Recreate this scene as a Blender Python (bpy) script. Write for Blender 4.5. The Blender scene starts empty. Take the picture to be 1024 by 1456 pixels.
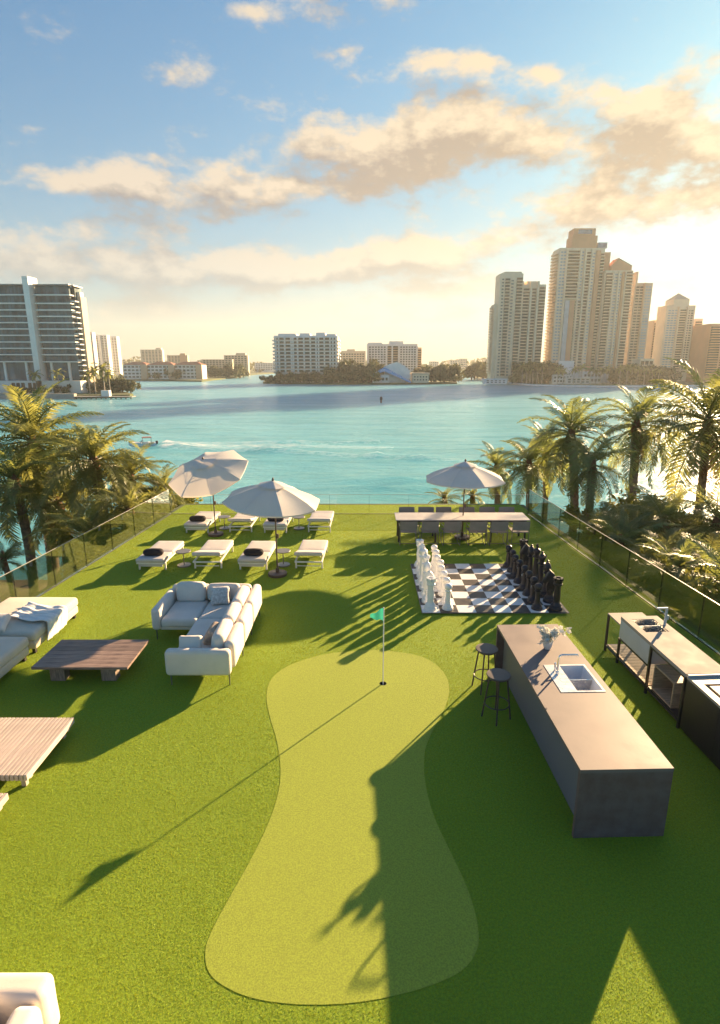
import bpy, bmesh, math, random
import numpy as np
from mathutils import Vector, Matrix, Euler
random.seed(7); RNG = np.random.default_rng(7)
R = math.radians; PI = math.pi
SC = bpy.context.scene; COL = SC.collection

# ------------------------------------------------------------------ camera
CAMH = 5.3; FPX = 815.0; YH = 518.0; CX = 517.0
TAN = (728 - YH) / FPX; PITCH = math.atan(TAN); CP = math.cos(PITCH); SP = math.sin(PITCH)
cam = bpy.data.cameras.new('camera'); co = bpy.data.objects.new('camera', cam); COL.objects.link(co)
co.location = (0, 0, CAMH); co.rotation_euler = (PI / 2 - PITCH, 0, 0)
cam.sensor_width = 36; cam.lens = FPX / 1456 * 36; cam.shift_x = -5 / 1456
cam.clip_start = 0.1; cam.clip_end = 8000
SC.camera = co

# ------------------------------------------------------------------ sun, sky, exposure
SUN_EL = R(14.7); SUN_AZ = math.atan2(0.63, 0.777)          # azimuth clockwise from +Y
SUN = Vector((math.sin(SUN_AZ) * math.cos(SUN_EL), math.cos(SUN_AZ) * math.cos(SUN_EL), math.sin(SUN_EL)))
sl = bpy.data.lights.new('sun', 'SUN'); sl.energy = 3.3; sl.angle = R(0.6); sl.color = (1.0, 0.70, 0.38)
so = bpy.data.objects.new('sun', sl); COL.objects.link(so)
so.rotation_euler = SUN.to_track_quat('Z', 'Y').to_euler(); so.location = (40, 50, 60)

SC.view_settings.view_transform = 'Standard'; SC.view_settings.look = 'None'
SC.view_settings.gamma = 1.0; SC.view_settings.use_curve_mapping = False
SC.view_settings.exposure = 2.75
SC.render.engine = 'CYCLES'
cy = SC.cycles
cy.use_denoising = True; cy.max_bounces = 8; cy.diffuse_bounces = 3; cy.glossy_bounces = 3
cy.transmission_bounces = 6; cy.transparent_max_bounces = 12; cy.volume_bounces = 1
cy.sample_clamp_indirect = 6.0; cy.caustics_reflective = False; cy.caustics_refractive = False

W = bpy.data.worlds.new('World'); SC.world = W; W.use_nodes = True
WN = W.node_tree; WN.nodes.clear()

class NT:
    """tiny node-tree helper"""
    def __init__(s, t): s.t = t
    def n(s, typ, **k):
        d = s.t.nodes.new(typ)
        for a, b in k.items():
            setattr(d, a, b)
        return d
    def put(s, sock, v):
        if isinstance(v, bpy.types.NodeSocket): s.t.links.new(v, sock)
        elif v is not None: sock.default_value = v
    def m(s, op, a, b=None, c=None, clamp=False):
        d = s.n('ShaderNodeMath', operation=op, use_clamp=clamp)
        s.put(d.inputs[0], a)
        if b is not None: s.put(d.inputs[1], b)
        if c is not None: s.put(d.inputs[2], c)
        return d.outputs[0]
    def vm(s, op, a, b=None):
        d = s.n('ShaderNodeVectorMath', operation=op)
        s.put(d.inputs[0], a)
        if b is not None: s.put(d.inputs[1], b)
        return d.outputs['Value'] if op in ('DOT_PRODUCT', 'LENGTH', 'DISTANCE') else d.outputs[0]
    def noise(s, vec, scale, detail=4, rough=.55, dist=0):
        d = s.n('ShaderNodeTexNoise')
        if vec is not None: s.put(d.inputs['Vector'], vec)
        d.inputs['Scale'].default_value = scale; d.inputs['Detail'].default_value = detail
        d.inputs['Roughness'].default_value = rough; d.inputs['Distortion'].default_value = dist
        return d.outputs['Fac']
    def mix(s, f, a, b, blend='MIX'):
        d = s.n('ShaderNodeMix', data_type='RGBA', blend_type=blend)
        s.put(d.inputs[0], f); s.put(d.inputs[6], a); s.put(d.inputs[7], b)
        return d.outputs[2]
    def mr(s, v, a, b, c=0., d=1., smooth=True):
        q = s.n('ShaderNodeMapRange', interpolation_type='SMOOTHSTEP' if smooth else 'LINEAR')
        s.put(q.inputs[0], v); q.inputs[1].default_value = a; q.inputs[2].default_value = b
        q.inputs[3].default_value = c; q.inputs[4].default_value = d
        return q.outputs[0]

def px_dir(x, y):
    u = (x - CX) / FPX; v = (728 - y) / FPX
    dy = CP + v * SP; dz = -SP + v * CP
    return u / dy, dz / dy

# cumulus clouds: a density field over directions
CG = bpy.data.node_groups.new('cloud_density', 'ShaderNodeTree')
CG.interface.new_socket('Direction', in_out='INPUT', socket_type='NodeSocketVector')
CG.interface.new_socket('Density', in_out='OUTPUT', socket_type='NodeSocketFloat')
g = NT(CG); gi = g.n('NodeGroupInput'); go = g.n('NodeGroupOutput')
d0 = gi.outputs[0]
sx = g.n('ShaderNodeSeparateXYZ'); g.put(sx.inputs[0], d0)
yy = g.m('MAXIMUM', sx.outputs[1], 0.06)
ca = g.m('DIVIDE', sx.outputs[0], yy); ce = g.m('DIVIDE', sx.outputs[2], yy)
st = g.vm('MULTIPLY', d0, (1.0, 1.0, 1.9))
nz = g.noise(st, 5.2, 6, .56, .25)
nz2 = g.noise(st, 17.0, 4, .6)
nz3 = g.noise(st, 48.0, 3, .65)
tot = g.m('ADD', g.m('MULTIPLY_ADD', nz2, .62, g.m('MULTIPLY', nz, 1.25)), g.m('MULTIPLY', nz3, .28))
BL = [  # x, y, half width, half height (photo px), amount
    (40, 345, 85, 36, .36), (130, 255, 110, 28, .32), (300, 270, 140, 45, .42), (200, 325, 80, 30, .20), (440, 320, 90, 24, -.16), (60, 295, 80, 16, -.14), (530, 235, 105, 55, .40),
    (690, 190, 110, 50, .36), (790, 215, 70, 30, .22), (900, 120, 100, 42, .34), (975, 200, 120, 50, .32), (880, 295, 150, 36, .34), (1050, 270, 120, 50, .26), (830, 165, 60, 20, -.14), (760, 290, 60, 30, -.10),
    (140, 385, 160, 28, .40), (420, 385, 170, 26, .46), (610, 360, 130, 26, .44), (680, 410, 160, 18, .30), (40, 188, 48, 20, .27), (256, 105, 48, 24, .26),
    (622, 83, 44, 24, .30), (695, 87, 28, 12, .24), (777, 107, 26, 12, .26), (350, 18, 24, 14, .22), (900, 28, 18, 8, .22), (1010, 70, 60, 45, .26), (180, 440, 180, 14, .30), (560, 465, 160, 14, .30), (470, 150, 60, 26, -.12), (480, 60, 120, 50, -.12)]
acc = None
for (x, y, hw, hh, am) in BL:
    a0, e0 = px_dir(x, y); a1, e1 = px_dir(x + hw, y - hh)
    ga = g.m('MULTIPLY', g.m('SUBTRACT', ca, a0), 1 / abs(a1 - a0)); ge = g.m('MULTIPLY', g.m('SUBTRACT', ce, e0), 1 / abs(e1 - e0))
    r2 = g.m('ADD', g.m('MULTIPLY', ga, ga), g.m('MULTIPLY', ge, ge))
    ex = g.m('MULTIPLY', g.m('POWER', 2.718, g.m('MULTIPLY', r2, -.9)), am)
    acc = ex if acc is None else g.m('ADD', acc, ex)
front = g.mr(sx.outputs[1], .05, .3)
acc = g.m('MULTIPLY', acc, front)
g.put(go.inputs[0], g.m('ADD', tot, acc))

w = NT(WN)
tc = w.n('ShaderNodeTexCoord'); dirv = w.vm('NORMALIZE', tc.outputs['Generated'])
sky = w.n('ShaderNodeTexSky', sky_type='NISHITA')
sky.sun_disc = False; sky.sun_elevation = SUN_EL; sky.sun_rotation = SUN_AZ
sky.altitude = 10; sky.air_density = 1.0; sky.dust_density = 0.6; sky.ozone_density = 1.8
def dens(v):
    q = w.n('ShaderNodeGroup'); q.node_tree = CG; w.put(q.inputs[0], v); return q.outputs[0]
D1 = dens(dirv)
D2 = dens(w.vm('NORMALIZE', w.vm('ADD', dirv, (SUN.x * .022, 0.0, .034))))
THR = 1.13
szc = w.n('ShaderNodeSeparateXYZ'); w.put(szc.inputs[0], dirv)
cov = w.m('MULTIPLY', w.mr(D1, THR, THR + .30), w.mr(szc.outputs[2], .03, .24, .30, 1.0))
lit = w.m('ADD', w.m('MULTIPLY', w.m('SUBTRACT', D1, D2), 3.4), w.mr(D1, THR, THR + .34, .66, .06), clamp=True)
cs = w.vm('DOT_PRODUCT', dirv, tuple(SUN))
warm = w.mr(cs, .55, 1.0)
CLD_SH = w.mix(warm, (1.06, .98, .95, 1), (1.50, 1.15, .80, 1))
CLD_LT = w.mix(warm, (2.4, 2.05, 1.6, 1), (2.9, 2.3, 1.5, 1))
cc = w.mix(lit, CLD_SH, CLD_LT)
sk1 = w.vm('MULTIPLY', sky.outputs[0], (.20, .50, .74))
sk2_ = w.vm('DIVIDE', sk1, w.vm('ADD', w.vm('MULTIPLY', sk1, (.13, .14, .17)), (1, 1, 1)))
sz = w.n('ShaderNodeSeparateXYZ'); w.put(sz.inputs[0], dirv)
hor = w.m('POWER', 2.718, w.m('MULTIPLY', w.m('MAXIMUM', sz.outputs[2], 0.), -6.0))
gl = w.mix(warm, (1.7, 1.42, 1.06, 1), (2.3, 1.85, 1.22, 1))
skc = w.mix(w.m('MULTIPLY', hor, w.mr(cs, -.6, .9, .25, .92)), sk2_, gl)
skf = w.mix(w.m('MULTIPLY', cov, .93), skc, cc)
bg = w.n('ShaderNodeBackground'); w.put(bg.inputs[0], skf); bg.inputs[1].default_value = 0.05
W.cycles.sampling_method = 'MANUAL'; W.cycles.sample_map_resolution = 256
wo = w.n('ShaderNodeOutputWorld'); WN.links.new(bg.outputs[0], wo.inputs[0])

# ------------------------------------------------------------------ picture-to-place helpers
def G(x, y, z=0.0):
    H = CAMH - z; yd = y - YH
    return H * (x - CX) / (yd * CP), H * (FPX / (CP * CP * yd) - TAN)
def atY(x, y, Y):
    """point of the pixel's ray at forward distance Y"""
    a, e = px_dir(x, y)
    return a * Y, Y, CAMH + e * Y
def XS(x, y, Y): return atY(x, y, Y)[0]
def ZS(x, y, Y): return atY(x, y, Y)[2]

# ------------------------------------------------------------------ materials
MATS = {}
def M(name, col, rough=.6, var=.12, scale=6., bump=0., bscale=60., metal=0., spec=.5, transl=0., tcol=None, sheen=0., rnd=0., coat=0., stretch=(1, 1, 1), col2=None):
    if name in MATS: return MATS[name]
    m = bpy.data.materials.new(name); m.use_nodes = True; t = NT(m.node_tree); m.node_tree.nodes.clear()
    out = t.n('ShaderNodeOutputMaterial'); b = t.n('ShaderNodeBsdfPrincipled')
    tcn = t.n('ShaderNodeTexCoord'); v = t.vm('MULTIPLY', tcn.outputs['Object'], stretch)
    nf = t.mr(t.noise(v, scale, 5, .6), .3, .7)
    c2 = col2 or tuple(min(1, c * (1 + var)) for c in col)
    c1 = tuple(c * (1 - var) for c in col)
    c = t.mix(nf, (*c1, 1), (*c2, 1))
    if rnd:
        oi = t.n('ShaderNodeObjectInfo')
        c = t.mix(1.0, c, t.mix(oi.outputs['Random'], (1 - rnd,) * 3 + (1,), (1 + rnd,) * 3 + (1,)), 'MULTIPLY')
    t.put(b.inputs['Base Color'], c)
    t.put(b.inputs['Roughness'], t.m('MULTIPLY_ADD', nf, .12, rough - .06, clamp=True))
    b.inputs['Metallic'].default_value = metal; b.inputs['Specular IOR Level'].default_value = spec
    if sheen: b.inputs['Sheen Weight'].default_value = sheen
    if coat: b.inputs['Coat Weight'].default_value = coat; b.inputs['Coat Roughness'].default_value = .15
    if bump:
        bn = t.n('ShaderNodeBump'); bn.inputs['Strength'].default_value = bump; bn.inputs['Distance'].default_value = .02
        t.put(bn.inputs['Height'], t.noise(v, bscale, 4, .6)); t.put(b.inputs['Normal'], bn.outputs[0])
    sh = b.outputs[0]
    if transl:
        tr = t.n('ShaderNodeBsdfTranslucent'); t.put(tr.inputs[0], (*(tcol or col), 1))
        mx = t.n('ShaderNodeMixShader'); mx.inputs[0].default_value = transl
        t.put(mx.inputs[1], sh); t.put(mx.inputs[2], tr.outputs[0]); sh = mx.outputs[0]
    m.node_tree.links.new(sh, out.inputs[0])
    MATS[name] = m; return m

def glass_mat(name, tint=(.86, .93, .90), rough=.02, body=.0, bcol=(.5, .6, .55)):
    m = bpy.data.materials.new(name); m.use_nodes = True; t = NT(m.node_tree); m.node_tree.nodes.clear()
    out = t.n('ShaderNodeOutputMaterial')
    tr = t.n('ShaderNodeBsdfTransparent'); tr.inputs[0].default_value = (*tint, 1)
    gl = t.n('ShaderNodeBsdfGlossy'); gl.inputs['Roughness'].default_value = rough; gl.inputs[0].default_value = (1, 1, 1, 1)
    fr = t.n('ShaderNodeFresnel'); fr.inputs[0].default_value = 1.45
    mx = t.n('ShaderNodeMixShader'); t.put(mx.inputs[0], t.m('MULTIPLY', fr.outputs[0], .8)); t.put(mx.inputs[1], tr.outputs[0]); t.put(mx.inputs[2], gl.outputs[0])
    m.node_tree.links.new(mx.outputs[0], out.inputs[0]); return m

# ------------------------------------------------------------------ mesh helpers
class MB:
    def __init__(s): s.v = []; s.f = []
    def add(s, vs, fs):
        o = len(s.v); s.v += [tuple(p) for p in vs]; s.f += [tuple(i + o for i in q) for q in fs]; return s
    def box(s, x0, x1, y0, y1, z0, z1, b=0.0):
        if b <= 0:
            vs = [(x, y, z) for z in (z0, z1) for y in (y0, y1) for x in (x0, x1)]
            return s.add(vs, [(0, 2, 3, 1), (4, 5, 7, 6), (0, 1, 5, 4), (2, 6, 7, 3), (0, 4, 6, 2), (1, 3, 7, 5)])
        bm = bmesh.new(); bmesh.ops.create_cube(bm, size=1)
        for q in bm.verts: q.co = Vector(((x0 + x1) / 2 + q.co.x * (x1 - x0), (y0 + y1) / 2 + q.co.y * (y1 - y0), (z0 + z1) / 2 + q.co.z * (z1 - z0)))
        bmesh.ops.bevel(bm, geom=bm.edges[:], offset=min(b, .45 * min(x1 - x0, y1 - y0, z1 - z0)), segments=2, affect='EDGES', profile=.6)
        bm.verts.index_update()
        s.add([q.co[:] for q in bm.verts], [[q.index for q in fc.verts] for fc in bm.faces]); bm.free(); return s
    def tube(s, pts, r, n=8, caps=True, closed=False):
        pts = [Vector(p) for p in pts]; k = len(pts); rr = r if isinstance(r, (list, tuple)) else [r] * k
        vs = []; up = Vector((0, 0, 1)); prev = None
        for i, p in enumerate(pts):
            if closed: t = pts[(i + 1) % k] - pts[i - 1]
            else: t = pts[min(i + 1, k - 1)] - pts[max(i - 1, 0)]
            t.normalize()
            a = prev if prev is not None else (Vector((1, 0, 0)) if abs(t.z) > .9 else up)
            x = (a - t * a.dot(t)); x = x.normalized() if x.length > 1e-5 else t.orthogonal().normalized()
            prev = x; y = t.cross(x)
            for j in range(n):
                an = 2 * PI * j / n; vs.append(p + (x * math.cos(an) + y * math.sin(an)) * rr[i])
        fs = []
        for i in range(k if closed else k - 1):
            i2 = (i + 1) % k
            for j in range(n):
                j2 = (j + 1) % n; fs.append((i * n + j, i * n + j2, i2 * n + j2, i2 * n + j))
        if caps and not closed: fs.append(tuple(range(n))[::-1]); fs.append(tuple((k - 1) * n + j for j in range(n)))
        return s.add(vs, fs)
    def lathe(s, prof, n=16, c=(0, 0, 0), cap=True):
        vs = []; 
        for (r, z) in prof:
            for j in range(n):
                an = 2 * PI * j / n; vs.append((c[0] + r * math.cos(an), c[1] + r * math.sin(an), c[2] + z))
        fs = []
        for i in range(len(prof) - 1):
            for j in range(n):
                j2 = (j + 1) % n; fs.append((i * n + j, i * n + j2, (i + 1) * n + j2, (i + 1) * n + j))
        if cap: fs.append(tuple(range(n))[::-1]); fs.append(tuple((len(prof) - 1) * n + j for j in range(n)))
        return s.add(vs, fs)
    def prism(s, poly, z0, z1):
        n = len(poly); vs = [(x, y, z0) for x, y in poly] + [(x, y, z1) for x, y in poly]
        fs = [tuple(range(n))[::-1], tuple(range(n, 2 * n))] + [(i, (i + 1) % n, n + (i + 1) % n, n + i) for i in range(n)]
        return s.add(vs, fs)
    def cushion(s, sx, sy, sz, r=.05, puff=.02, c=(0, 0, 0), side=.0, wr=.0, seed=0):
        """soft rounded block centred at c, top and bottom bulging"""
        h = (sx / 2, sy / 2, sz / 2); r = min(r, .98 * min(h))
        def ticks(H, n):
            a = [-H, -H + r * .25, -H + r * .6, -H + r]; b = [-q for q in a[::-1]]
            mid = [(-H + r) + (2 * (H - r)) * (i + 1) / (n + 1) for i in range(n)] if H - r > 1e-4 else []
            return a + mid + b
        T = [ticks(h[0], 4), ticks(h[1], 4), ticks(h[2], 1)]
        rd = random.Random(seed); ph = [rd.uniform(0, 6.28) for _ in range(6)]
        idx = {}; vs = []; fs = []
        def vid(i, j, k):
            key = (i, j, k)
            if key in idx: return idx[key]
            p = Vector((T[0][i], T[1][j], T[2][k]))
            q = Vector([max(-(h[a] - r), min(h[a] - r, p[a])) for a in range(3)])
            dlt = p - q
            if dlt.length > 1e-7: p = q + dlt.normalized() * r
            fx = max(0, 1 - (p.x / h[0]) ** 2); fy = max(0, 1 - (p.y / h[1]) ** 2); fz = max(0, 1 - (p.z / h[2]) ** 2)
            p.z += (1 if p.z > 0 else -.4) * puff * (fx * fy) ** .6 * abs(p.z) / h[2]
            p.x += side * (p.x / h[0]) * fy * fz; p.y += side * (p.y / h[1]) * fx * fz
            if wr:
                p.z += wr * (math.sin(p.x * 17 + ph[0] + 2 * math.sin(p.y * 9 + ph[1])) + math.sin(p.y * 21 + ph[2] + p.x * 6)) * (p.z > 0) * .5
                p.y += wr * .6 * math.sin(p.x * 23 + ph[3] + p.z * 15); p.x += wr * .6 * math.sin(p.y * 19 + ph[4] + p.z * 11)
            idx[key] = len(vs); vs.append((p.x + c[0], p.y + c[1], p.z + c[2])); return idx[key]
        n0, n1, n2 = [len(t) - 1 for t in T]
        for i in range(n0):
            for j in range(n1):
                for k, fl in ((0, 1), (n2, 0)):
                    q = [vid(i, j, k), vid(i + 1, j, k), vid(i + 1, j + 1, k), vid(i, j + 1, k)]; fs.append(q[::-1] if fl else q)
        for i in range(n0):
            for k in range(n2):
                for j, fl in ((0, 0), (n1, 1)):
                    q = [vid(i, j, k), vid(i + 1, j, k), vid(i + 1, j, k + 1), vid(i, j, k + 1)]; fs.append(q[::-1] if fl else q)
        for j in range(n1):
            for k in range(n2):
                for i, fl in ((0, 1), (n0, 0)):
                    q = [vid(i, j, k), vid(i, j + 1, k), vid(i, j + 1, k + 1), vid(i, j, k + 1)]; fs.append(q[::-1] if fl else q)
        return s.add(vs, fs)
    def xf(s, m):
        s.v = [tuple(m @ Vector(p)) for p in s.v]; return s
    def mesh(s, name, smooth=False, ang=None):
        me = bpy.data.meshes.new(name); me.from_pydata(s.v, [], s.f); me.update()
        if smooth:
            me.polygons.foreach_set('use_smooth', [True] * len(me.polygons))
            if ang: me.set_sharp_from_angle(angle=R(ang))
        return me

def obj(name, mb, mat, parent=None, smooth=False, ang=None, loc=None, rot=None):
    me = mb.mesh(name, smooth, ang) if isinstance(mb, MB) else mb
    if mat is not None and not me.materials: me.materials.append(mat)
    o = bpy.data.objects.new(name, me); COL.objects.link(o)
    if parent is not None: o.parent = parent
    if loc is not None: o.location = loc
    if rot is not None: o.rotation_euler = rot
    return o
def tag(o, label=None, cat=None, group=None, kind=None):
    if label: o['label'] = label
    if cat: o['category'] = cat
    if group: o['group'] = group
    if kind: o['kind'] = kind
    return o
def thing(name, label, cat, loc=(0, 0, 0), rz=0., group=None):
    o = bpy.data.objects.new(name, None); o.empty_display_size = .2; COL.objects.link(o)
    o.location = loc; o.rotation_euler = (0, 0, rz); return tag(o, label, cat, group)
def copy_tree(o, parent=None):
    c = o.copy(); COL.objects.link(c); c.parent = parent
    for ch in o.children: copy_tree(ch, c)
    return c
def bx(name, x0, x1, y0, y1, z0, z1, mat, parent=None, b=0.0):
    return obj(name, MB().box(x0, x1, y0, y1, z0, z1, b), mat, parent)

# palette
m_white = M('white_fabric', (.69, .615, .55), .85, .05, 3, .25, 400, spec=.2, sheen=.2)
m_beige = M('beige_fabric', (.62, .53, .43), .85, .06, 3, .25, 400, spec=.2, sheen=.2)
m_sling = M('sling_fabric', (.54, .495, .47), .75, .04, 3, .15, 300, spec=.25)
m_wmetal = M('white_powder_coat', (.74, .72, .70), .4, .03, 5)
m_canvas = M('umbrella_canvas', (.76, .71, .67), .9, .04, 2, .12, 250, spec=.15, transl=.25, tcol=(.70, .60, .50))
m_char = M('charcoal_fabric', (.035, .03, .035), .9, .25, 8, .3, 300, spec=.2)
m_black = M('black_plastic', (.018, .016, .022), .42, .3, 7, .05, 40)
m_pwhite = M('white_plastic', (.78, .77, .76), .38, .03, 6, .03, 40)
m_tileW = M('white_board_tile', (.74, .73, .72), .45, .06, 9, .05, 60)
m_tileB = M('dark_board_tile', (.04, .032, .032), .42, .4, 6, .08, 80, rnd=.3)
m_dmetal = M('dark_metal', (.03, .026, .028), .45, .2, 9)
m_gmetal = M('grey_metal', (.25, .23, .22), .4, .1, 9, metal=.6)
m_bronze = M('bronze_metal', (.095, .06, .052), .45, .2, 9)
m_steel = M('brushed_steel', (.62, .61, .60), .25, .08, 20, metal=1.0, stretch=(1, 12, 1))
m_chrome = M('chrome', (.8, .8, .8), .12, .02, 5, metal=1.0)
m_stone = M('brown_stone_top', (.175, .135, .132), .55, .05, 3, .04, 30, spec=.3, col2=(.195, .15, .145))
m_stoneD = M('dark_stone_panel', (.16, .092, .088), .55, .2, 6, .1, 40, col2=(.16, .11, .11))
m_blueg = M('slate_front_panel', (.14, .14, .17), .55, .08, 3)
m_cream = M('cream_stone_top', (.34, .30, .26), .75, .04, 4, spec=.15)
m_lgrey = M('pale_grey_cabinet', (.45, .46, .50), .5, .05, 4)
m_walnut = M('walnut_planks', (.19, .12, .095), .55, .4, 5, .12, 40, stretch=(.6, 9, 9), rnd=.2, col2=(.31, .22, .18))
m_walleg = M('grey_wood_block', (.22, .17, .14), .7, .35, 6, .2, 30, stretch=(6, 6, 1))
m_pale = M('pale_slat_wood', (.50, .41, .36), .65, .15, 5, .12, 40, stretch=(9, .7, 9), rnd=.10)
m_oak = M('oak_wood', (.45, .33, .22), .6, .25, 4, .1, 40, stretch=(1, 8, 8), rnd=.12)
m_mesh = M('grey_sling_mesh', (.26, .23, .22), .8, .08, 4, .2, 500, spec=.2)
m_ttop = M('grey_table_top', (.46, .43, .42), .5, .08, 3)
m_rail = M('rail_metal', (.42, .40, .36), .4, .06, 8, metal=.3)
m_glass = glass_mat('railing_glass', (.975, .985, .98)); m_gpost = glass_mat('railing_glass_edge', (.45, .50, .45), .2)
m_conc = M('pale_concrete', (.30, .28, .25), .8, .15, 1.2, .2, 12)
m_flag = M('green_flag', (.03, .33, .25), .7, .1, 6, transl=.3, tcol=(.05, .4, .3))
m_trunk = M('palm_bark', (.22, .165, .12), .9, .4, 5, .6, 18, col2=(.30, .22, .15))
m_frond = M('palm_leaf', (.145, .185, .06), .42, .35, 1.6, transl=.5, tcol=(.36, .36, .09), rnd=.3, col2=(.20, .22, .06))
m_frondB = M('palm_leaf_blue', (.10, .155, .07), .45, .3, 1.6, transl=.48, tcol=(.32, .35, .08), rnd=.3)
m_dead = M('dry_palm_leaf', (.20, .10, .05), .8, .35, 3, transl=.3, tcol=(.35, .17, .06), rnd=.2)
m_leaf = M('shrub_leaf', (.15, .16, .025), .5, .4, 1.2, transl=.5, tcol=(.30, .29, .05), rnd=.2)
m_tree = M('tree_leaf', (.055, .075, .02), .6, .4, .25, transl=.25, tcol=(.12, .12, .03), rnd=.25)
m_bark = M('tree_bark', (.10, .075, .055), .9, .3, 5, .4, 20)
m_soil = M('garden_ground', (.05, .055, .022), .95, .5, .8, .5, 6, col2=(.10, .08, .04))

WATER_Z = -7.5; LAND_Z = -6.5

# ------------------------------------------------------------------ terrace: turf, putting green
def XL(Y): return -6.96 + (Y - 21.44) * .0793
def XR(Y): return 6.12 - (Y - 21.21) * .0673
YF = 21.7; YB = -3.0
HOLE = (0.335, 8.78); HR = .062
GREEN_PX = [(545, 925), (600, 934), (630, 955), (639, 980), (632, 1008), (618, 1034), (606, 1062), (603, 1090), (607, 1125), (620, 1168), (645, 1220), (668, 1272), (680, 1320), (678, 1352), (655, 1382), (600, 1406), (520, 1424), (440, 1429), (370, 1422), (325, 1406), (298, 1384), (292, 1352), (304, 1318), (330, 1270), (358, 1220), (382, 1170), (395, 1130), (399, 1095), (394, 1055), (384, 1020), (379, 990), (386, 966), (410, 947), (455, 932), (500, 926)]
def smooth_loop(pts, k=4):
    n = len(pts); out = []
    for i in range(n):
        p0, p1, p2, p3 = [np.array(pts[(i + q) % n], float) for q in (-1, 0, 1, 2)]
        for j in range(k):
            t = j / k; out.append(tuple(.5 * ((2 * p1) + (-p0 + p2) * t + (2 * p0 - 5 * p1 + 4 * p2 - p3) * t * t + (-p0 + 3 * p1 - 3 * p2 + p3) * t ** 3)))
    return out
GREEN = smooth_loop([G(x, y) for x, y in GREEN_PX])
CUP = [(HOLE[0] + HR * math.cos(2 * PI * i / 20), HOLE[1] + HR * math.sin(2 * PI * i / 20)) for i in range(20)]
def sheet(loops, z):
    bm = bmesh.new(); es = []
    for lp in loops:
        vs = [bm.verts.new((x, y, z)) for x, y in lp]
        es += [bm.edges.new((vs[i], vs[(i + 1) % len(vs)])) for i in range(len(vs))]
    bmesh.ops.triangle_fill(bm, edges=es, use_beauty=True, use_dissolve=False)
    bmesh.ops.recalc_face_normals(bm, faces=bm.faces[:])
    if bm.faces and bm.faces[0].normal.z < 0: bmesh.ops.reverse_faces(bm, faces=bm.faces[:])
    me = bpy.data.meshes.new('sheet'); bm.to_mesh(me); bm.free(); return me
m_turf = M('turf_backing', (.20, .30, .015), .95, .2, 40, .5, 200)
m_green = M('putting_turf_backing', (.28, .335, .035), .95, .2, 60, .4, 300)
TURF_POLY = [(XL(YB), YB), (XR(YB), YB), (XR(YF), YF), (XL(YF), YF)]
tag(obj('turf', sheet([TURF_POLY, CUP], 0.0), m_turf), kind='structure')
tag(obj('putting_green', sheet([GREEN, CUP], 0.004), m_green), kind='structure')
# the cup
gc = thing('golf_cup', 'dark round golf hole cup sunk into the pale putting green', 'golf hole', (HOLE[0], HOLE[1], 0))
obj('liner', MB().lathe([(HR, .005), (HR - .003, .006), (HR - .004, -.005), (HR - .004, -.13), (.0, -.131)], 20, cap=False), m_black, gc, True, 40)

def blade_mat(name, ca_, cb_, tr_):
    m = bpy.data.materials.new(name); m.use_nodes = True; t = NT(m.node_tree); m.node_tree.nodes.clear()
    out = t.n('ShaderNodeOutputMaterial'); at = t.n('ShaderNodeAttribute', attribute_name='tone')
    gm = t.n('ShaderNodeNewGeometry')
    pn = t.mr(t.noise(gm.outputs['Position'], .7, 4, .6), .3, .7)
    f = t.m('ADD', t.m('MULTIPLY', at.outputs['Fac'], .7), t.m('MULTIPLY', pn, .3))
    c = t.mix(f, (*ca_, 1), (*cb_, 1))
    b = t.n('ShaderNodeBsdfPrincipled'); t.put(b.inputs['Base Color'], c); b.inputs['Roughness'].default_value = .55; b.inputs['Specular IOR Level'].default_value = .25
    tr = t.n('ShaderNodeBsdfTranslucent'); t.put(tr.inputs[0], t.mix(1.0, c, (*tr_, 1), 'MULTIPLY'))
    mx = t.n('ShaderNodeMixShader'); mx.inputs[0].default_value = .45
    t.put(mx.inputs[1], b.outputs[0]); t.put(mx.inputs[2], tr.outputs[0]); m.node_tree.links.new(mx.outputs[0], out.inputs[0]); return m
m_blade = blade_mat('turf_blade', (.195, .29, .013), (.38, .41, .025), (1.4, 1.2, .6))
m_bladeG = blade_mat('putting_blade', (.28, .345, .035), (.38, .42, .05), (1.3, 1.15, .7))

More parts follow.
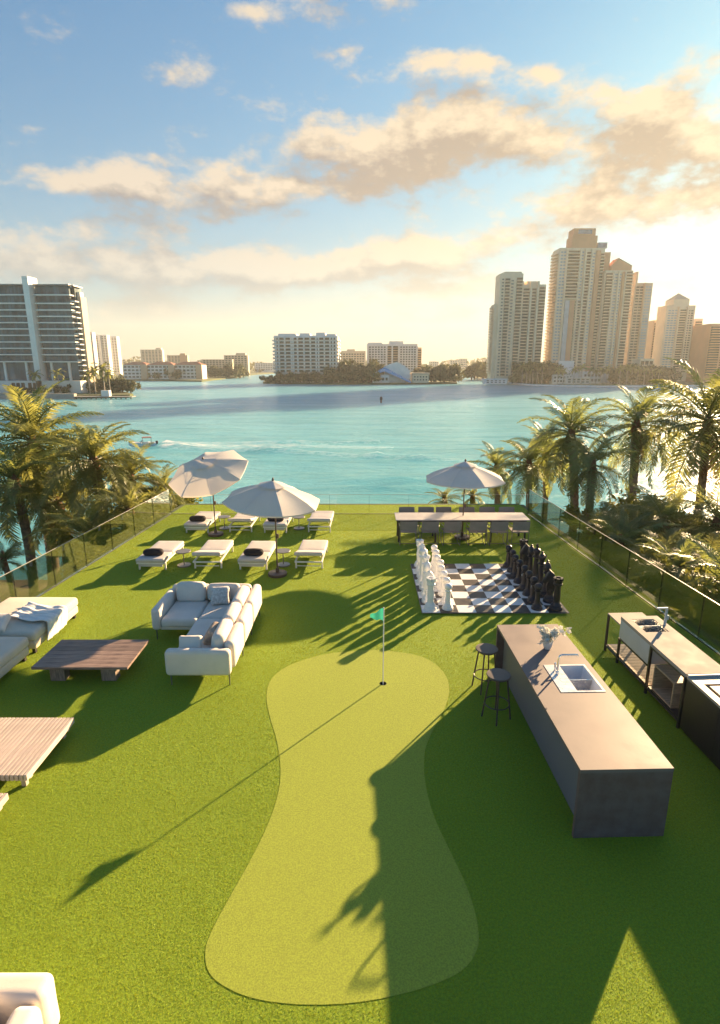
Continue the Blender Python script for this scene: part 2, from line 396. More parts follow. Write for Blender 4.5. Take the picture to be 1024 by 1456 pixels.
def in_poly(px, py, poly):
    P = np.array(poly); x0, y0 = P[:, 0], P[:, 1]; x1, y1 = np.roll(x0, -1), np.roll(y0, -1)
    r = np.zeros(len(px), bool)
    for a, b, c, d in zip(x0, y0, x1, y1):
        if b == d: continue
        cond = ((b > py) != (d > py)) & (px < (c - a) * (py - b) / (d - b) + a); r ^= cond
    return r
def blades(name, zones, mat, keep, label):
    V = []; T = []
    for (xa, xb, ya, yb, dens_, hgt, wid) in zones:
        n = int((xb - xa) * (yb - ya) * dens_)
        px = RNG.uniform(xa, xb, n); py = RNG.uniform(ya, yb, n); k = keep(px, py); px = px[k]; py = py[k]; n = len(px)
        an = RNG.uniform(0, 2 * PI, n); la = RNG.uniform(0, 2 * PI, n); le = RNG.uniform(.3, 1.3, n) * hgt
        hh = hgt * RNG.uniform(.6, 1.15, n); ww = wid * RNG.uniform(.6, 1.2, n) / 2
        dx, dy = np.cos(an) * ww, np.sin(an) * ww
        v = np.empty((n, 3, 3)); v[:, 0] = np.stack([px - dx, py - dy, np.full(n, .002)], 1); v[:, 1] = np.stack([px + dx, py + dy, np.full(n, .002)], 1)
        v[:, 2] = np.stack([px + np.cos(la) * le, py + np.sin(la) * le, hh], 1)
        V.append(v.reshape(-1, 3)); T.append(np.repeat(RNG.uniform(0, 1, n) ** 1.3, 3))
    V = np.concatenate(V); T = np.concatenate(T); nv = len(V); nf = nv // 3
    me = bpy.data.meshes.new(name); me.vertices.add(nv); me.loops.add(nv); me.polygons.add(nf)
    me.vertices.foreach_set('co', V.astype(np.float32).ravel()); me.loops.foreach_set('vertex_index', np.arange(nv, dtype=np.int32))
    me.polygons.foreach_set('loop_start', np.arange(0, nv, 3, dtype=np.int32))
    a = me.attributes.new('tone', 'FLOAT', 'POINT'); a.data.foreach_set('value', T.astype(np.float32))
    me.update(); me.materials.append(mat)
    o = bpy.data.objects.new(name, me); COL.objects.link(o); tag(o, label, 'grass', kind='stuff'); return o
def on_turf(px, py):
    return (px > -6.96 + (py - 21.44) * .0793 + .01) & (px < 6.12 - (py - 21.21) * .0673 - .01) & ~in_poly(px, py, GREEN)
def on_green(px, py): return in_poly(px, py, GREEN) & ((px - HOLE[0]) ** 2 + (py - HOLE[1]) ** 2 > HR ** 2)
blades('turf_blades', [(-5.3, 5.3, 3.0, 6.2, 16000, .008, .005), (-7.4, 7.2, 6.2, 9.5, 9000, .009, .007), (-8, 7.4, 9.5, 14, 3800, .010, .012), (-7.6, 6.8, 14, 21.68, 1700, .012, .02)], m_blade, on_turf, 'short artificial green turf covering the roof terrace')
blades('putting_blades', [(-1.8, 1.7, 3.5, 10.0, 12000, .005, .006)], m_bladeG, on_green, 'close cropped pale turf of the putting green')

# house body under the terrace, coping round the turf
off = .16
HP = [(XL(YB) - off, YB - off), (XR(YB) + off, YB - off), (XR(YF) + off, YF + off), (XL(YF) - off, YF + off)]
hs = thing('house', 'pale concrete house carrying the turf roof terrace', 'house', (0, 0, LAND_Z))
obj('wall', MB().prism(HP, -.3, -LAND_Z - .2), m_conc, hs)
def strip(p, q, w_, z0, z1):
    p = Vector((*p, 0)); q = Vector((*q, 0)); n = (q - p).normalized().cross(Vector((0, 0, 1))) * w_
    a, b = p + n, q + n
    return MB().prism([(p.x, p.y), (q.x, q.y), (b.x, b.y), (a.x, a.y)], z0, z1)
T4 = TURF_POLY
for i in (1, 2, 3):
    obj('coping', strip(T4[i], T4[(i + 1) % 4], off - .004, -LAND_Z - .25, -LAND_Z + .002 * i), M('dark_coping', (.07, .085, .03), .8, .2, 3), hs)

# glass balustrades
def balustrade(pts_along, label, hgt=.92):
    p, q = Vector((*pts_along[0], 0)), Vector((*pts_along[1], 0)); L = (q - p).length; az = math.atan2(q.y - p.y, q.x - p.x)
    t = thing('glass_balustrade', label, 'balustrade', p, az, 'frameless glass balustrades round the terrace')
    n = max(1, round(L / 1.45)); s_ = L / n
    pm = MB().box(.012, s_ - .012, -.006, .006, .03, hgt).mesh('glass_panel'); pm.materials.append(m_glass)
    po = MB().box(-.004, .004, -.010, .010, .0, hgt - .01).mesh('post'); po.materials.append(m_gpost)
    for i in range(n):
        obj('glass_panel', pm, None, t, loc=(i * s_, 0, 0))
    for i in range(n + 1):
        obj('post', po, None, t, loc=(i * s_, 0, 0))
    obj('top_rail', MB().box(-.01, L + .01, -.007, .007, hgt + .001, hgt + .009), m_rail, t)
    obj('shoe', MB().box(0, L, -.016, .016, .0, .012), M('dark_coping', (.07, .085, .03), .9, .2, 3, spec=.1), t)
    return t
YG = 20.25
balustrade(((XL(2) + .03, 2), (XL(YG) + .03, YG)), 'long glass balustrade between the daybeds and the leaning palms')
balustrade(((XL(YG) + .06, YG + .03), (XR(YG) - .22, YG + .03)), 'glass balustrade across the far end of the terrace facing the bay', .72)
balustrade(((XR(YG) - .19, YG), (XR(2) - .19, 2)), 'long glass balustrade beside the outdoor kitchen and chess set')

# ------------------------------------------------------------------ water with wakes
def water_h(X, Y):
    z = .05 * np.sin(X * .21 + Y * .13 + 1.3 * np.sin(Y * .05)) + .04 * np.sin(Y * .45 - X * .11 + np.sin(X * .06)) + .03 * np.sin(X * .5 + Y * .9)
    return z * np.clip((260 - Y) / 120, 0, 1)
WK = [[(232, 633), (300, 631), (420, 630), (540, 628)], [(232, 634), (300, 638), (383, 642), (460, 646), (535, 650), (600, 653), (660, 656)], [(235, 634), (330, 634), (430, 634), (560, 637)],
      [(455, 684), (500, 686), (560, 687), (640, 689)], [(470, 694), (530, 697), (600, 696)]]
WAMP = [(.45, 1.1), (.6, 1.3), (.14, 1.0), (.55, 1.3), (.4, 1.1)]
WKW = [[G(x, y, WATER_Z) for x, y in l] for l in WK]
xs = np.concatenate([np.linspace(-1500, -130, 14), np.arange(-120, 121, 2.0), np.linspace(130, 1500, 14)])
ys = np.concatenate([np.linspace(-60, 40, 6), np.arange(42, 130, .55), np.linspace(131, 260, 60), np.linspace(270, 480, 12), np.linspace(520, 1900, 10)])
XX, YY = np.meshgrid(xs, ys); ZZ = water_h(XX, YY)
for l, (am, wd) in zip(WKW, WAMP):
    for (a, b) in zip(l[:-1], l[1:]):
        a_ = np.array(a); b_ = np.array(b); dv = b_ - a_; L2 = dv @ dv
        t_ = ((XX - a_[0]) * dv[0] + (YY - a_[1]) * dv[1]) / L2; tt = np.clip(t_, 0, 1)
        dd = np.hypot(XX - a_[0] - tt * dv[0], YY - a_[1] - tt * dv[1])
        inside = (t_ >= 0) & (t_ <= 1)
        ZZ += np.where(inside | (dd < wd * 2), am * np.exp(-(dd / wd) ** 2) * (.7 + .3 * np.sin(XX * .35)), 0) * np.where(inside, 1, .5)
nx, ny = len(xs), len(ys)
wm = bpy.data.meshes.new('water')
q = (np.arange(ny - 1)[:, None] * nx + np.arange(nx - 1)[None, :]).ravel()
wm.from_pydata(np.stack([XX.ravel(), YY.ravel(), ZZ.ravel() + WATER_Z], 1).tolist(), [], np.stack([q, q + 1, q + nx + 1, q + nx], 1).tolist())
wm.polygons.foreach_set('use_smooth', [True] * len(wm.polygons)); wm.update()
mw = bpy.data.materials.new('bay_water'); mw.use_nodes = True; t = NT(mw.node_tree); mw.node_tree.nodes.clear()
out = t.n('ShaderNodeOutputMaterial'); b = t.n('ShaderNodeBsdfPrincipled'); gm = t.n('ShaderNodeNewGeometry'); pos = gm.outputs['Position']
sp = t.n('ShaderNodeSeparateXYZ'); t.put(sp.inputs[0], pos)
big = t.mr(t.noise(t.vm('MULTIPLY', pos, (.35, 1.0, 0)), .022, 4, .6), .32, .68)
fine_ripple_shade = t.mr(t.noise(t.vm('MULTIPLY', pos, (.35, 1.0, 0)), .55, 5, .6), .35, .7)
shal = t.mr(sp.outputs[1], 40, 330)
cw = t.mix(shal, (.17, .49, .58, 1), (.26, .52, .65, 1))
ripple_shade = t.mr(t.noise(t.vm('MULTIPLY', pos, (.22, 1.0, 0)), .16, 5, .65), .40, .66)  # dark ripples: wave shading painted into the water colour
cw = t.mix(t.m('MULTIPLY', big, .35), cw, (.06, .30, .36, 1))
cw = t.mix(t.m('MULTIPLY', ripple_shade, .6), cw, (.06, .29, .36, 1))
cw = t.mix(t.m('MULTIPLY', fine_ripple_shade, .5), cw, (.20, .46, .48, 1))  # small ripple contrast, likewise put into the base colour as wave shading
# foam along the wake lines
fo = None
for l, amt in zip(WKW[:3], (.5, .6, 1.1)):
    for (a, b_) in zip(l[:-1], l[1:]):
        dv = Vector((b_[0] - a[0], b_[1] - a[1], 0)); L = dv.length; dn = dv / L
        rel = t.vm('SUBTRACT', pos, (a[0], a[1], 0)); al = t.vm('DOT_PRODUCT', rel, tuple(dn)); ac = t.vm('DOT_PRODUCT', rel, (-dn.y, dn.x, 0))
        inn = t.m('MULTIPLY', t.m('GREATER_THAN', al, 0.), t.m('LESS_THAN', al, L))
        e = t.m('MULTIPLY', t.m('POWER', 2.718, t.m('MULTIPLY', t.m('MULTIPLY', ac, ac), -.5)), t.m('MULTIPLY', inn, amt))
        fo = e if fo is None else t.m('ADD', fo, e)
fd = t.mr(sp.outputs[0], G(232, 634, WATER_Z)[0], G(640, 645, WATER_Z)[0], 1.0, .25, False)
fn = t.mr(t.noise(t.vm('MULTIPLY', pos, (.5, 1.2, 0)), 1.1, 5, .7), .46, .58)
foam = t.m('MULTIPLY', t.m('MULTIPLY', fo, fd), t.m('MULTIPLY_ADD', fn, .8, .12), clamp=True)
cw = t.mix(foam, cw, (.75, .78, .78, 1))
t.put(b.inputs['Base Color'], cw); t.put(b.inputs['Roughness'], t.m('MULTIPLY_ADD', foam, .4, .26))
b.subsurface_method = 'BURLEY'; b.inputs['Subsurface Weight'].default_value = .8; b.inputs['Subsurface Radius'].default_value = (1, 1, 1); b.inputs['Subsurface Scale'].default_value = 60.0
b.inputs['IOR'].default_value = 1.33; b.inputs['Specular IOR Level'].default_value = .25
bn = t.n('ShaderNodeBump'); bn.inputs['Strength'].default_value = 1.0; bn.inputs['Distance'].default_value = .8
hh = t.m('ADD', t.noise(t.vm('MULTIPLY', pos, (.4, 1.0, 0)), .5, 6, .62), t.m('MULTIPLY', t.noise(t.vm('MULTIPLY', pos, (.3, 1.0, 0)), .12, 3, .5), 1.6))
t.put(bn.inputs['Height'], hh); t.put(b.inputs['Normal'], bn.outputs[0]); mw.node_tree.links.new(b.outputs[0], out.inputs[0])
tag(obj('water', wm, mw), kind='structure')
bx('seabed', -1500, 1500, -60, 1900, WATER_Z - 4, WATER_Z - 3.5, m_soil)['kind'] = 'structure'

# ------------------------------------------------------------------ land
def land(name, poly, z1=LAND_Z, mat=m_soil, z0=WATER_Z - 3):
    return tag(obj(name, MB().prism(poly, z0, z1), mat), kind='structure')
land('garden_ground', [(-60, -50), (60, -50), (60, 36), (20, 37), (6, 36.5), (-6, 34), (-14, 30.2), (-30, 29.6), (-60, 29)])
m_lawn = M('far_lawn', (.07, .09, .025), .95, .4, .08)
def PW(x, y, z=WATER_Z): return G(x, y, z)
YP = PW(100, 567)[1]
land('peninsula_ground', [(-400, YP), PW(120, 566.5), PW(185, 565.5), (PW(190, 564)[0], PW(190, 564)[1]), PW(160, 557), PW(110, 552), (-400, 330)], LAND_Z + .2, m_lawn)
land('north_shore_ground', [PW(150, 541.5), PW(215, 541.5), PW(287, 543), PW(330, 538), PW(362, 533), (-60, 1500), (-1400, 1500), (-1400, 470), (-400, 470)], LAND_Z, m_lawn)
land('island_ground', [PW(374, 545.5), PW(470, 547), PW(560, 547), PW(650, 546), PW(648, 541), PW(600, 538), PW(380, 538)], LAND_Z, m_lawn)
land('east_shore_ground', [PW(672, 538), PW(705, 544), PW(760, 549), PW(860, 551), PW(960, 550), (1400, 380), (1400, 1500), (300, 1500)], LAND_Z, m_lawn)
land('far_shore_ground', [(-1400, 1050), (1400, 1050), (1400, 1800), (-1400, 1800)], LAND_Z - .3, m_lawn)

# ------------------------------------------------------------------ flagstick
fs_ = thing('golf_flag', 'thin white flagstick with a small teal pennant standing in the golf hole', 'golf flag', (HOLE[0], HOLE[1], -.12))
obj('pole', MB().tube([(0, 0, 0), (0, 0, 1.53)], .0095, 8), m_pwhite, fs_, True, 40)
fl = MB(); nn = 10
for i in range(nn + 1):
    u = i / nn; hw = .115 * (1 - u * .75)
    for s_ in (1, -1): fl.v.append((-.005 - .22 * u, .018 * math.sin(u * 7) , 1.40 + s_ * hw - .03 * u + .01 * math.sin(u * 9)))
fl.f = [(2 * i, 2 * i + 2, 2 * i + 3, 2 * i + 1) for i in range(nn)]
obj('flag', fl, m_flag, fs_, True)

# ------------------------------------------------------------------ chess set
SQ = .396; BX0, BY0 = 1.29, 11.60
cb = thing('chess_board', 'giant black and white chess board mat lying on the turf', 'chess board', (BX0, BY0, .026))
obj('backing', MB().box(-.012, 8 * SQ + .05, -.012, 8 * SQ + .012, .0, .006), M('board_backing', (.30, .24, .19), .7), cb)
tw = MB().box(.002, SQ - .002, .002, SQ - .002, .007, .016, .004).mesh('tile'); tb = tw.copy(); tw.materials.append(m_tileW); tb.materials.append(m_tileB)
for i in range(8):
    for j in range(8):
        obj('tile', tw if (i + j) % 2 == 0 else tb, None, cb, loc=(i * SQ, j * SQ, 0))
def foot(h, r): return [(r, 0), (r, .05 * h), (r * .96, .075 * h), (r * .82, .10 * h), (r * .86, .125 * h), (r * .78, .16 * h), (r * .56, .20 * h), (r * .50, .25 * h)]
def piece_mesh(kind):
    mb = MB()
    if kind == 'pawn':
        h, r = .60, .125; mb.lathe(foot(h, r) + [(.052, .34), (.046, .40), (.075, .415), (.078, .43), (.05, .445), (.062, .46), (.082, .49), (.088, .525), (.08, .56), (.055, .588), (.012, .60)], 16)
    elif kind == 'rook':
        h, r = .74, .142; mb.lathe(foot(h, r) + [(.075, .32), (.068, .46), (.07, .55), (.098, .575), (.098, .60), (.088, .61), (.095, .68)], 16)
        for k in range(6):
            a = 2 * PI * k / 6; c_, s_ = math.cos(a), math.sin(a)
            q_ = MB().box(.055, .102, -.032, .032, .67, .735); q_.xf(Matrix.Rotation(a, 4, 'Z')); mb.add(q_.v, q_.f)
    elif kind == 'bishop':
        h, r = .86, .140; mb.lathe(foot(h, r) + [(.06, .36), (.05, .52), (.09, .545), (.09, .56), (.055, .575), (.065, .60), (.088, .65), (.09, .69), (.075, .75), (.045, .80), (.02, .822), (.03, .835), (.028, .855), (.008, .87)], 16)
        mb.box(-.01, .06, -.05, .05, .70, .715)
    elif kind == 'queen':
        h, r = .94, .148; mb.lathe(foot(h, r) + [(.068, .38), (.052, .60), (.095, .625), (.095, .645), (.06, .66), (.062, .70), (.10, .81), (.085, .825), (.06, .835), (.05, .87), (.025, .885)], 16)
        for k in range(8):
            a = 2 * PI * k / 8; mb.lathe([(.02, .79), (.022, .82), (.004, .86)], 6, (.088 * math.cos(a), .088 * math.sin(a), 0))
        mb.lathe([(.01, .88), (.03, .90), (.03, .92), (.008, .94)], 10)
    elif kind == 'king':
        h, r = 1.0, .15; mb.lathe(foot(h, r) + [(.07, .40), (.055, .64), (.10, .665), (.10, .685), (.062, .70), (.065, .74), (.095, .84), (.08, .86), (.04, .885), (.02, .89)], 16)
        mb.box(-.018, .018, -.018, .018, .88, 1.0); mb.box(-.017, .017, -.05, .05, .925, .962)
    else:
        h, r = .78, .142; mb.lathe(foot(h, r) + [(.085, .27), (.07, .31)], 16)
        prof = [(-.09, .27), (.085, .27), (.095, .36), (.075, .45), (.06, .50), (.10, .475), (.165, .455), (.185, .49), (.175, .54), (.12, .62), (.09, .69), (.05, .73), (.045, .78), (.0, .735), (-.06, .68), (-.105, .58), (-.115, .45), (-.105, .35)]
        n = len(prof); vs = []; 
        for yy_, sc in ((-.055, .82), (-.035, 1.0), (.035, 1.0), (.055, .82)):
            cxp = sum(p[0] for p in prof) / n; czp = sum(p[1] for p in prof) / n
            vs += [(cxp + (x - cxp) * sc, yy_, czp + (z - czp) * sc if z > .3 else z) for x, z in prof]
        fcs = [tuple(range(n)), tuple(range(3 * n, 4 * n))[::-1]]
        for l in range(3): fcs += [(l * n + i, (l + 1) * n + i, (l + 1) * n + (i + 1) % n, l * n + (i + 1) % n) for i in range(n)]
        mb.add(vs, fcs)
    return mb.mesh('chess_' + kind, True, 38)
KIND = ['rook', 'knight', 'bishop', 'queen', 'king', 'bishop', 'knight', 'rook']
PM = {}
for cl, mt in (('white', m_pwhite), ('black', m_black)):
    for k in ('pawn', 'rook', 'knight', 'bishop', 'queen', 'king'):
        me = piece_mesh(k); me.materials.append(mt); PM[cl, k] = me
HAT = {'rook': 'with notched tower top', 'knight': 'with horse head', 'bishop': 'with pointed mitre top', 'queen': 'with spiked crown', 'king': 'topped by a cross', 'pawn': 'with ball top'}
for cl, col_o, col_p, sgn in (('white', 0, 1, 1), ('black', 7, 6, -1)):
    for j in range(8):
        k = KIND[j]
        for kk, ci in ((k, col_o), ('pawn', col_p)):
            o = obj('chess_' + kk, PM[cl, kk], None, loc=(BX0 + (ci + .5) * SQ + random.uniform(-.02, .02), BY0 + (j + .5) * SQ + random.uniform(-.02, .02), .0425), rot=(0, 0, (0 if sgn > 0 else PI) + random.uniform(-.15, .15)))
            end = 'bar island' if j < 4 else 'dining table'
            lb = f'giant {cl} chess {kk} {HAT[kk]} on the board' if kk in ('king', 'queen') else (f'giant {cl} pawn in front of the {k}' + ('' if k in ('king', 'queen') else f' on the {end} side') if kk == 'pawn' else f'giant {cl} chess {kk} {HAT[kk]} on the {end} side')
            tag(o, lb, 'chess piece', f'{cl} chess pieces')

# ------------------------------------------------------------------ umbrellas
def umbrella(label, base, hgt, rad, drop, tilt=(0, 0), off_top=(0, 0), rz=0.):
    t = thing('patio_umbrella', label, 'umbrella', (*base, .0), 0)
    obj('base', MB().lathe([(.24, .002), (.245, .045), (.24, .075), (.06, .085), (.045, .09), (.04, .20), (.022, .21)], 24), m_bronze, t, True, 35)
    zc = hgt - drop
    top = Vector((off_top[0], off_top[1], hgt))
    kn = Vector((0, 0, min(zc - .1, hgt * .72)))
    obj('pole', MB().tube([(0, 0, .03), kn, kn.lerp(top, .5), top + Vector((0, 0, .0))], .019, 10), m_bronze, t, True, 60)
    obj('crank', MB().box(.018, .07, -.025, .025, 1.0, 1.12, .01).tube([(.07, 0, 1.06), (.12, 0, 1.06), (.12, 0, 1.0)], .006, 6), m_bronze, t)
    rot = Euler((tilt[0], tilt[1], rz)).to_matrix().to_4x4()
    Mx = Matrix.Translation(top) @ rot
    mb = MB(); n = 8; rings = [(0.03, .0), (.16, -.055), (.5, -.36), (.8, -.69), (1.0, -1.0)]; seg = 4
    for (rr, dz) in rings:
        for j in range(n * seg):
            a = 2 * PI * j / (n * seg); k = (j % seg) / seg
            chord = math.cos(PI / n) / math.cos((k - .5) * 2 * PI / n) if k else 1.0
            sag = (.035 * math.sin(PI * k)) * rr
            mb.v.append((rad * rr * chord * math.cos(a), rad * rr * chord * math.sin(a), drop * dz - sag))
    N = n * seg
    for i in range(len(rings) - 1):
        for j in range(N): mb.f.append((i * N + j, i * N + (j + 1) % N, (i + 1) * N + (j + 1) % N, (i + 1) * N + j))
    # valance hem
    o0 = len(mb.v)
    for j in range(N): x, y, z = mb.v[(len(rings) - 1) * N + j]; mb.v.append((x * 1.0, y * 1.0, z - .035))
    for j in range(N): mb.f.append(((len(rings) - 1) * N + j, (len(rings) - 1) * N + (j + 1) % N, o0 + (j + 1) % N, o0 + j))
    can = obj('canopy', mb.xf(Mx), m_canvas, t, True, 25)
    vt = MB().lathe([(.30 * rad, -.16 * drop), (.12 * rad, .0), (.02, .045)], 8, cap=False).xf(Mx @ Matrix.Translation((0, 0, .035))); obj('vent', vt, m_canvas, can, False)
    obj('finial', MB().lathe([(.022, .07), (.03, .10), (.022, .14), (.006, .165)], 10).xf(Mx), m_bronze, t, True)
    for j in range(n):
        a = 2 * PI * j / n; c_, s_ = math.cos(a), math.sin(a)
        pts = [Mx @ Vector((rad * rr * c_, rad * rr * s_, drop * dz - .022)) for rr, dz in rings[1:]]
        rb = obj('rib', MB().tube(pts, .008, 5), m_bronze, t)
        obj('strut', MB().tube([Mx @ Vector((.02 * c_, .02 * s_, -drop * 1.0)), Mx @ Vector((rad * .5 * c_, rad * .5 * s_, -drop * .4 - .03))], .006, 5), m_bronze, rb)
    return t
umbrella('pale grey patio umbrella tilted steeply over the far row of loungers', (-4.73, 17.60), 2.40, 1.28, .42, (R(22), R(-15)), (-.20, -.06), .2)
umbrella('pale grey patio umbrella standing upright beside the near loungers', (-2.23, 14.0), 2.42, 1.24, .44, (R(5), R(3)), (-.03, 0), .35)
umbrella('pale grey patio umbrella rising through the long dining table', (3.1, 17.25), 2.36, 1.26, .46, (0, 0), (0, 0), .3)

# ------------------------------------------------------------------ loungers
def lounger(raised):
    t = thing('sun_lounger', 'x', 'sun lounger')
    L, Wd = 1.62, .74
    fr = MB()
    for sx in (-1, 1): fr.box(sx * (Wd / 2 - .02) - .02, sx * (Wd / 2 - .02) + .02, .0, L, .20, .24, .006)
    fr.box(-Wd / 2 + .042, Wd / 2 - .042, 0.002, .042, .202, .238, .006); fr.box(-Wd / 2 + .042, Wd / 2 - .042, L - .042, L - .002, .202, .238, .006)
    fr.box(-Wd / 2 + .042, Wd / 2 - .042, .62, .65, .202, .236)
    obj('frame', fr, m_wmetal, t)
    lg = MB().box(-.02, .02, -.02, .02, .002, .199, .005).mesh('leg'); lg.materials.append(m_wmetal)
    for sx in (-1, 1):
        for y in (.14, L - .10): obj('leg', lg, None, t, loc=(sx * (Wd / 2 - .02), y, 0))
    # mattress: seat section and head section
    sy = .66
    obj('mattress', MB().cushion(Wd + .02, L - sy + .02, .10, .04, .006, (0, sy + (L - sy) / 2, .295), 0, .002), m_sling, t, True)
    a = R(13) if raised else 0.
    mx = Matrix.Translation((0, sy - .004, .295)) @ Matrix.Rotation(-a, 4, 'X')
    obj('backrest', MB().cushion(Wd + .02, sy + .02, .10, .04, .006, (0, -sy / 2 - .012, 0), 0, .002, 3).xf(mx), m_sling, t, True)
    if raised:
        sup = MB()
        for sx in (-1, 1):
            p = mx @ Vector((sx * (Wd / 2 - .08), -sy * .8, -.055)); sup.tube([p, (p.x, p.y + .26, .23)], .011, 6)
        obj('prop', sup, m_wmetal, t)
        lo = MB().tube([(-Wd / 2 + .06, .05, .10), (Wd / 2 - .06, .05, .10)], .012, 6); obj('crossbar', lo, m_wmetal, t)
    else:
        obj('side_skirt', MB().box(-Wd / 2 + .05, Wd / 2 - .05, .012, .03, .13, .198), m_sling, t)
    return t
LF = lounger(False); LRs = lounger(True)
SPOT = [(-5.62, 14.28, 0, 'in the near row closest to the glass balustrade', 1), (-4.16, 14.38, 1, 'in the near row between two side tables', 0), (-2.94, 14.28, 0, 'in the near row beside the upright umbrella', 1), (-1.46, 14.38, 1, 'at the chess end of the near row', 0),
        (-5.40, 17.72, 0, 'in the far row beside the tilted umbrella', 1), (-4.0, 17.80, 1, 'in the far row right of the tilted umbrella pole', 0), (-2.86, 17.72, 0, 'in the far row behind the upright umbrella', 1), (-1.44, 17.80, 1, 'at the dining end of the far row', 0)]
firstF = firstR = True
plw = MB().cushion(.50, .20, .17, .075, .02, (0, 0, .085), .02, .006, 5).mesh('bolster_pillow', True); plw.materials.append(m_char)
for (x, y, rs, wh, pil) in SPOT:
    if rs: o = LRs if firstR else copy_tree(LRs); firstR = False
    else: o = LF if firstF else copy_tree(LF); firstF = False
    o.location = (x, y, 0); o.rotation_euler.z = R(random.uniform(-1.5, 1.5)) - R(1.0)
    o['label'] = ('white sun lounger with raised head ' if rs else 'flat white sun lounger ') + wh; o['group'] = 'white sun loungers in two rows'
    if pil:
        p = obj('bolster_pillow', plw, None, loc=(x, y + .30, .347), rot=(0, 0, R(random.uniform(-4, 4))))
        tag(p, 'dark bolster pillow on the lounger ' + wh, 'pillow', 'dark bolster pillows')
def side_table(x, y, label):
    t = thing('side_table', label, 'side table', (x, y, 0), 0, 'small round lounger side tables')
    obj('table_top', MB().lathe([(.20, .40), (.205, .405), (.205, .418), (.20, .423)], 24), m_gmetal, t, True, 30)
    obj('stem', MB().tube([(0, 0, .04), (0, 0, .40)], .014, 8), m_gmetal, t, True, 40)
    obj('foot', MB().lathe([(.18, .002), (.18, .034), (.03, .042)], 24), m_gmetal, t, True, 30)
side_table(-4.87, 14.72, 'small grey side table between the two near loungers by the balustrade')
side_table(-2.18, 14.75, 'small grey side table behind the upright umbrella pole')
side_table(-4.62, 18.35, 'small grey side table behind the tilted umbrella base')
side_table(-2.14, 18.32, 'small grey side table in the far row of loungers')

# ------------------------------------------------------------------ dining table and chairs
tx0, tx1, ty0, ty1 = .98, 5.04, 16.72, 17.62
dt = thing('dining_table', 'long grey rectangular dining table with umbrella through its middle', 'dining table', (0, 0, 0))
obj('table_top', MB().box(tx0, tx1, ty0, ty1, .715, .745, .006), m_ttop, dt)
obj('apron', MB().box(tx0 + .08, tx1 - .08, ty0 + .08, ty0 + .11, .66, .714).box(tx0 + .08, tx1 - .08, ty1 - .11, ty1 - .08, .66, .714), m_dmetal, dt)
for x in (tx0 + .10, 2.2, 3.9, tx1 - .10):
    for y in (ty0 + .12, ty1 - .12): obj('leg', MB().box(x - .025, x + .025, y - .025, y + .025, .002, .659), m_dmetal, dt)
def dining_chair():
    t = thing('dining_chair', 'x', 'dining chair')
    s = MB()
    for sx in (-1, 1):
        X = sx * .25
        s.tube([(X, .24, .45), (X, .20, .04), (X, -.22, .035), (X, -.25, .45), (X * .98, -.30, .80)], .010, 6)
    s.tube([(-.25, -.02, .036), (.25, -.02, .036)], .009, 6)
    obj('frame', s, m_gmetal, t, True, 60)
    obj('seat', MB().cushion(.49, .50, .03, .012, -.012, (0, 0, .452)), m_mesh, t, True)
    bk = MB()
    for i in range(7):
        for j in range(4):
            u = -1 + 2 * i / 6; v = j / 3; bk.v.append((u * .245, -.262 - .055 * v - .03 * (1 - u * u), .52 + .285 * v))
    for i in range(6):
        for j in range(3): bk.f.append((i * 4 + j, i * 4 + j + 1, i * 4 + j + 5, i * 4 + j + 4))
    n0 = len(bk.v); bk.v += [(x, y + .012, z) for x, y, z in bk.v]; bk.f += [tuple(i + n0 for i in f[::-1]) for f in bk.f]
    obj('backrest', bk, m_mesh, t, True)
    obj('armrest', MB().tube([(-.26, .20, .46), (-.27, .18, .63), (-.27, -.20, .65), (-.25, -.29, .65)], .011, 6).tube([(.26, .20, .46), (.27, .18, .63), (.27, -.20, .65), (.25, -.29, .65)], .011, 6), m_gmetal, t, True, 60)
    return t
ch = dining_chair(); first = True
nx_ = [581, 611, 642, 678.5, 708.5, 739]; fx_ = [579, 606, 632, 665, 694, 722]
for i, p in enumerate(nx_):
    o = ch if first else copy_tree(ch); first = False
    o.location = (XS(p, 750, 16.5), 16.62, 0); o.rotation_euler.z = R(random.uniform(-3, 3))
    ORD = ['at the lounger end', 'second from the lounger end', 'just left of the pole', 'just right of the pole', 'second from the balustrade end', 'at the balustrade end']
    tag(o, 'grey dining chair on the chess side ' + ORD[i].replace('just left of', 'on the lounger side of').replace('just right of', 'on the balustrade side of'), None, 'dining chairs on the chess side')
for i, p in enumerate(fx_):
    o = copy_tree(ch); o.location = (XS(p, 727, 17.95), 17.78, 0); o.rotation_euler.z = PI + R(random.uniform(-3, 3))
    tag(o, 'grey dining chair on the bay side ' + ORD[i].replace('just left of', 'on the lounger side of').replace('just right of', 'on the balustrade side of'), None, 'dining chairs on the bay side')

# ------------------------------------------------------------------ corner sofa
sf = thing('corner_sofa', 'pale fabric L-shaped corner sofa on thin metal legs', 'sofa', (0, 0, 0))
def cus(name, x0, x1, y0, y1, z0, z1, r, puff, parent, mat=m_white, side=0., wr=.002, seed=1, rot=None):
    c = ((x0 + x1) / 2, (y0 + y1) / 2, (z0 + z1) / 2)
    return obj(name, MB().cushion(x1 - x0, y1 - y0, z1 - z0, r, puff, (0, 0, 0), side, wr, seed), mat, parent, True, loc=c, rot=rot)
SX0, SX1, SY0, SY1 = -4.16, -2.22, 8.68, 11.62
bs = MB().box(SX0 + .14, SX1 - .16, 10.42, SY1 - .16, .20, .27, .02); bs.box(-3.28, SX1 - .16, SY0 + .16, 10.415, .20, .27, .02)
obj('base', bs, m_white, sf)
cus('seat_cushion', SX0 + .17, -3.28, 10.36, 11.36, .272, .45, .06, .025, sf, seed=1)
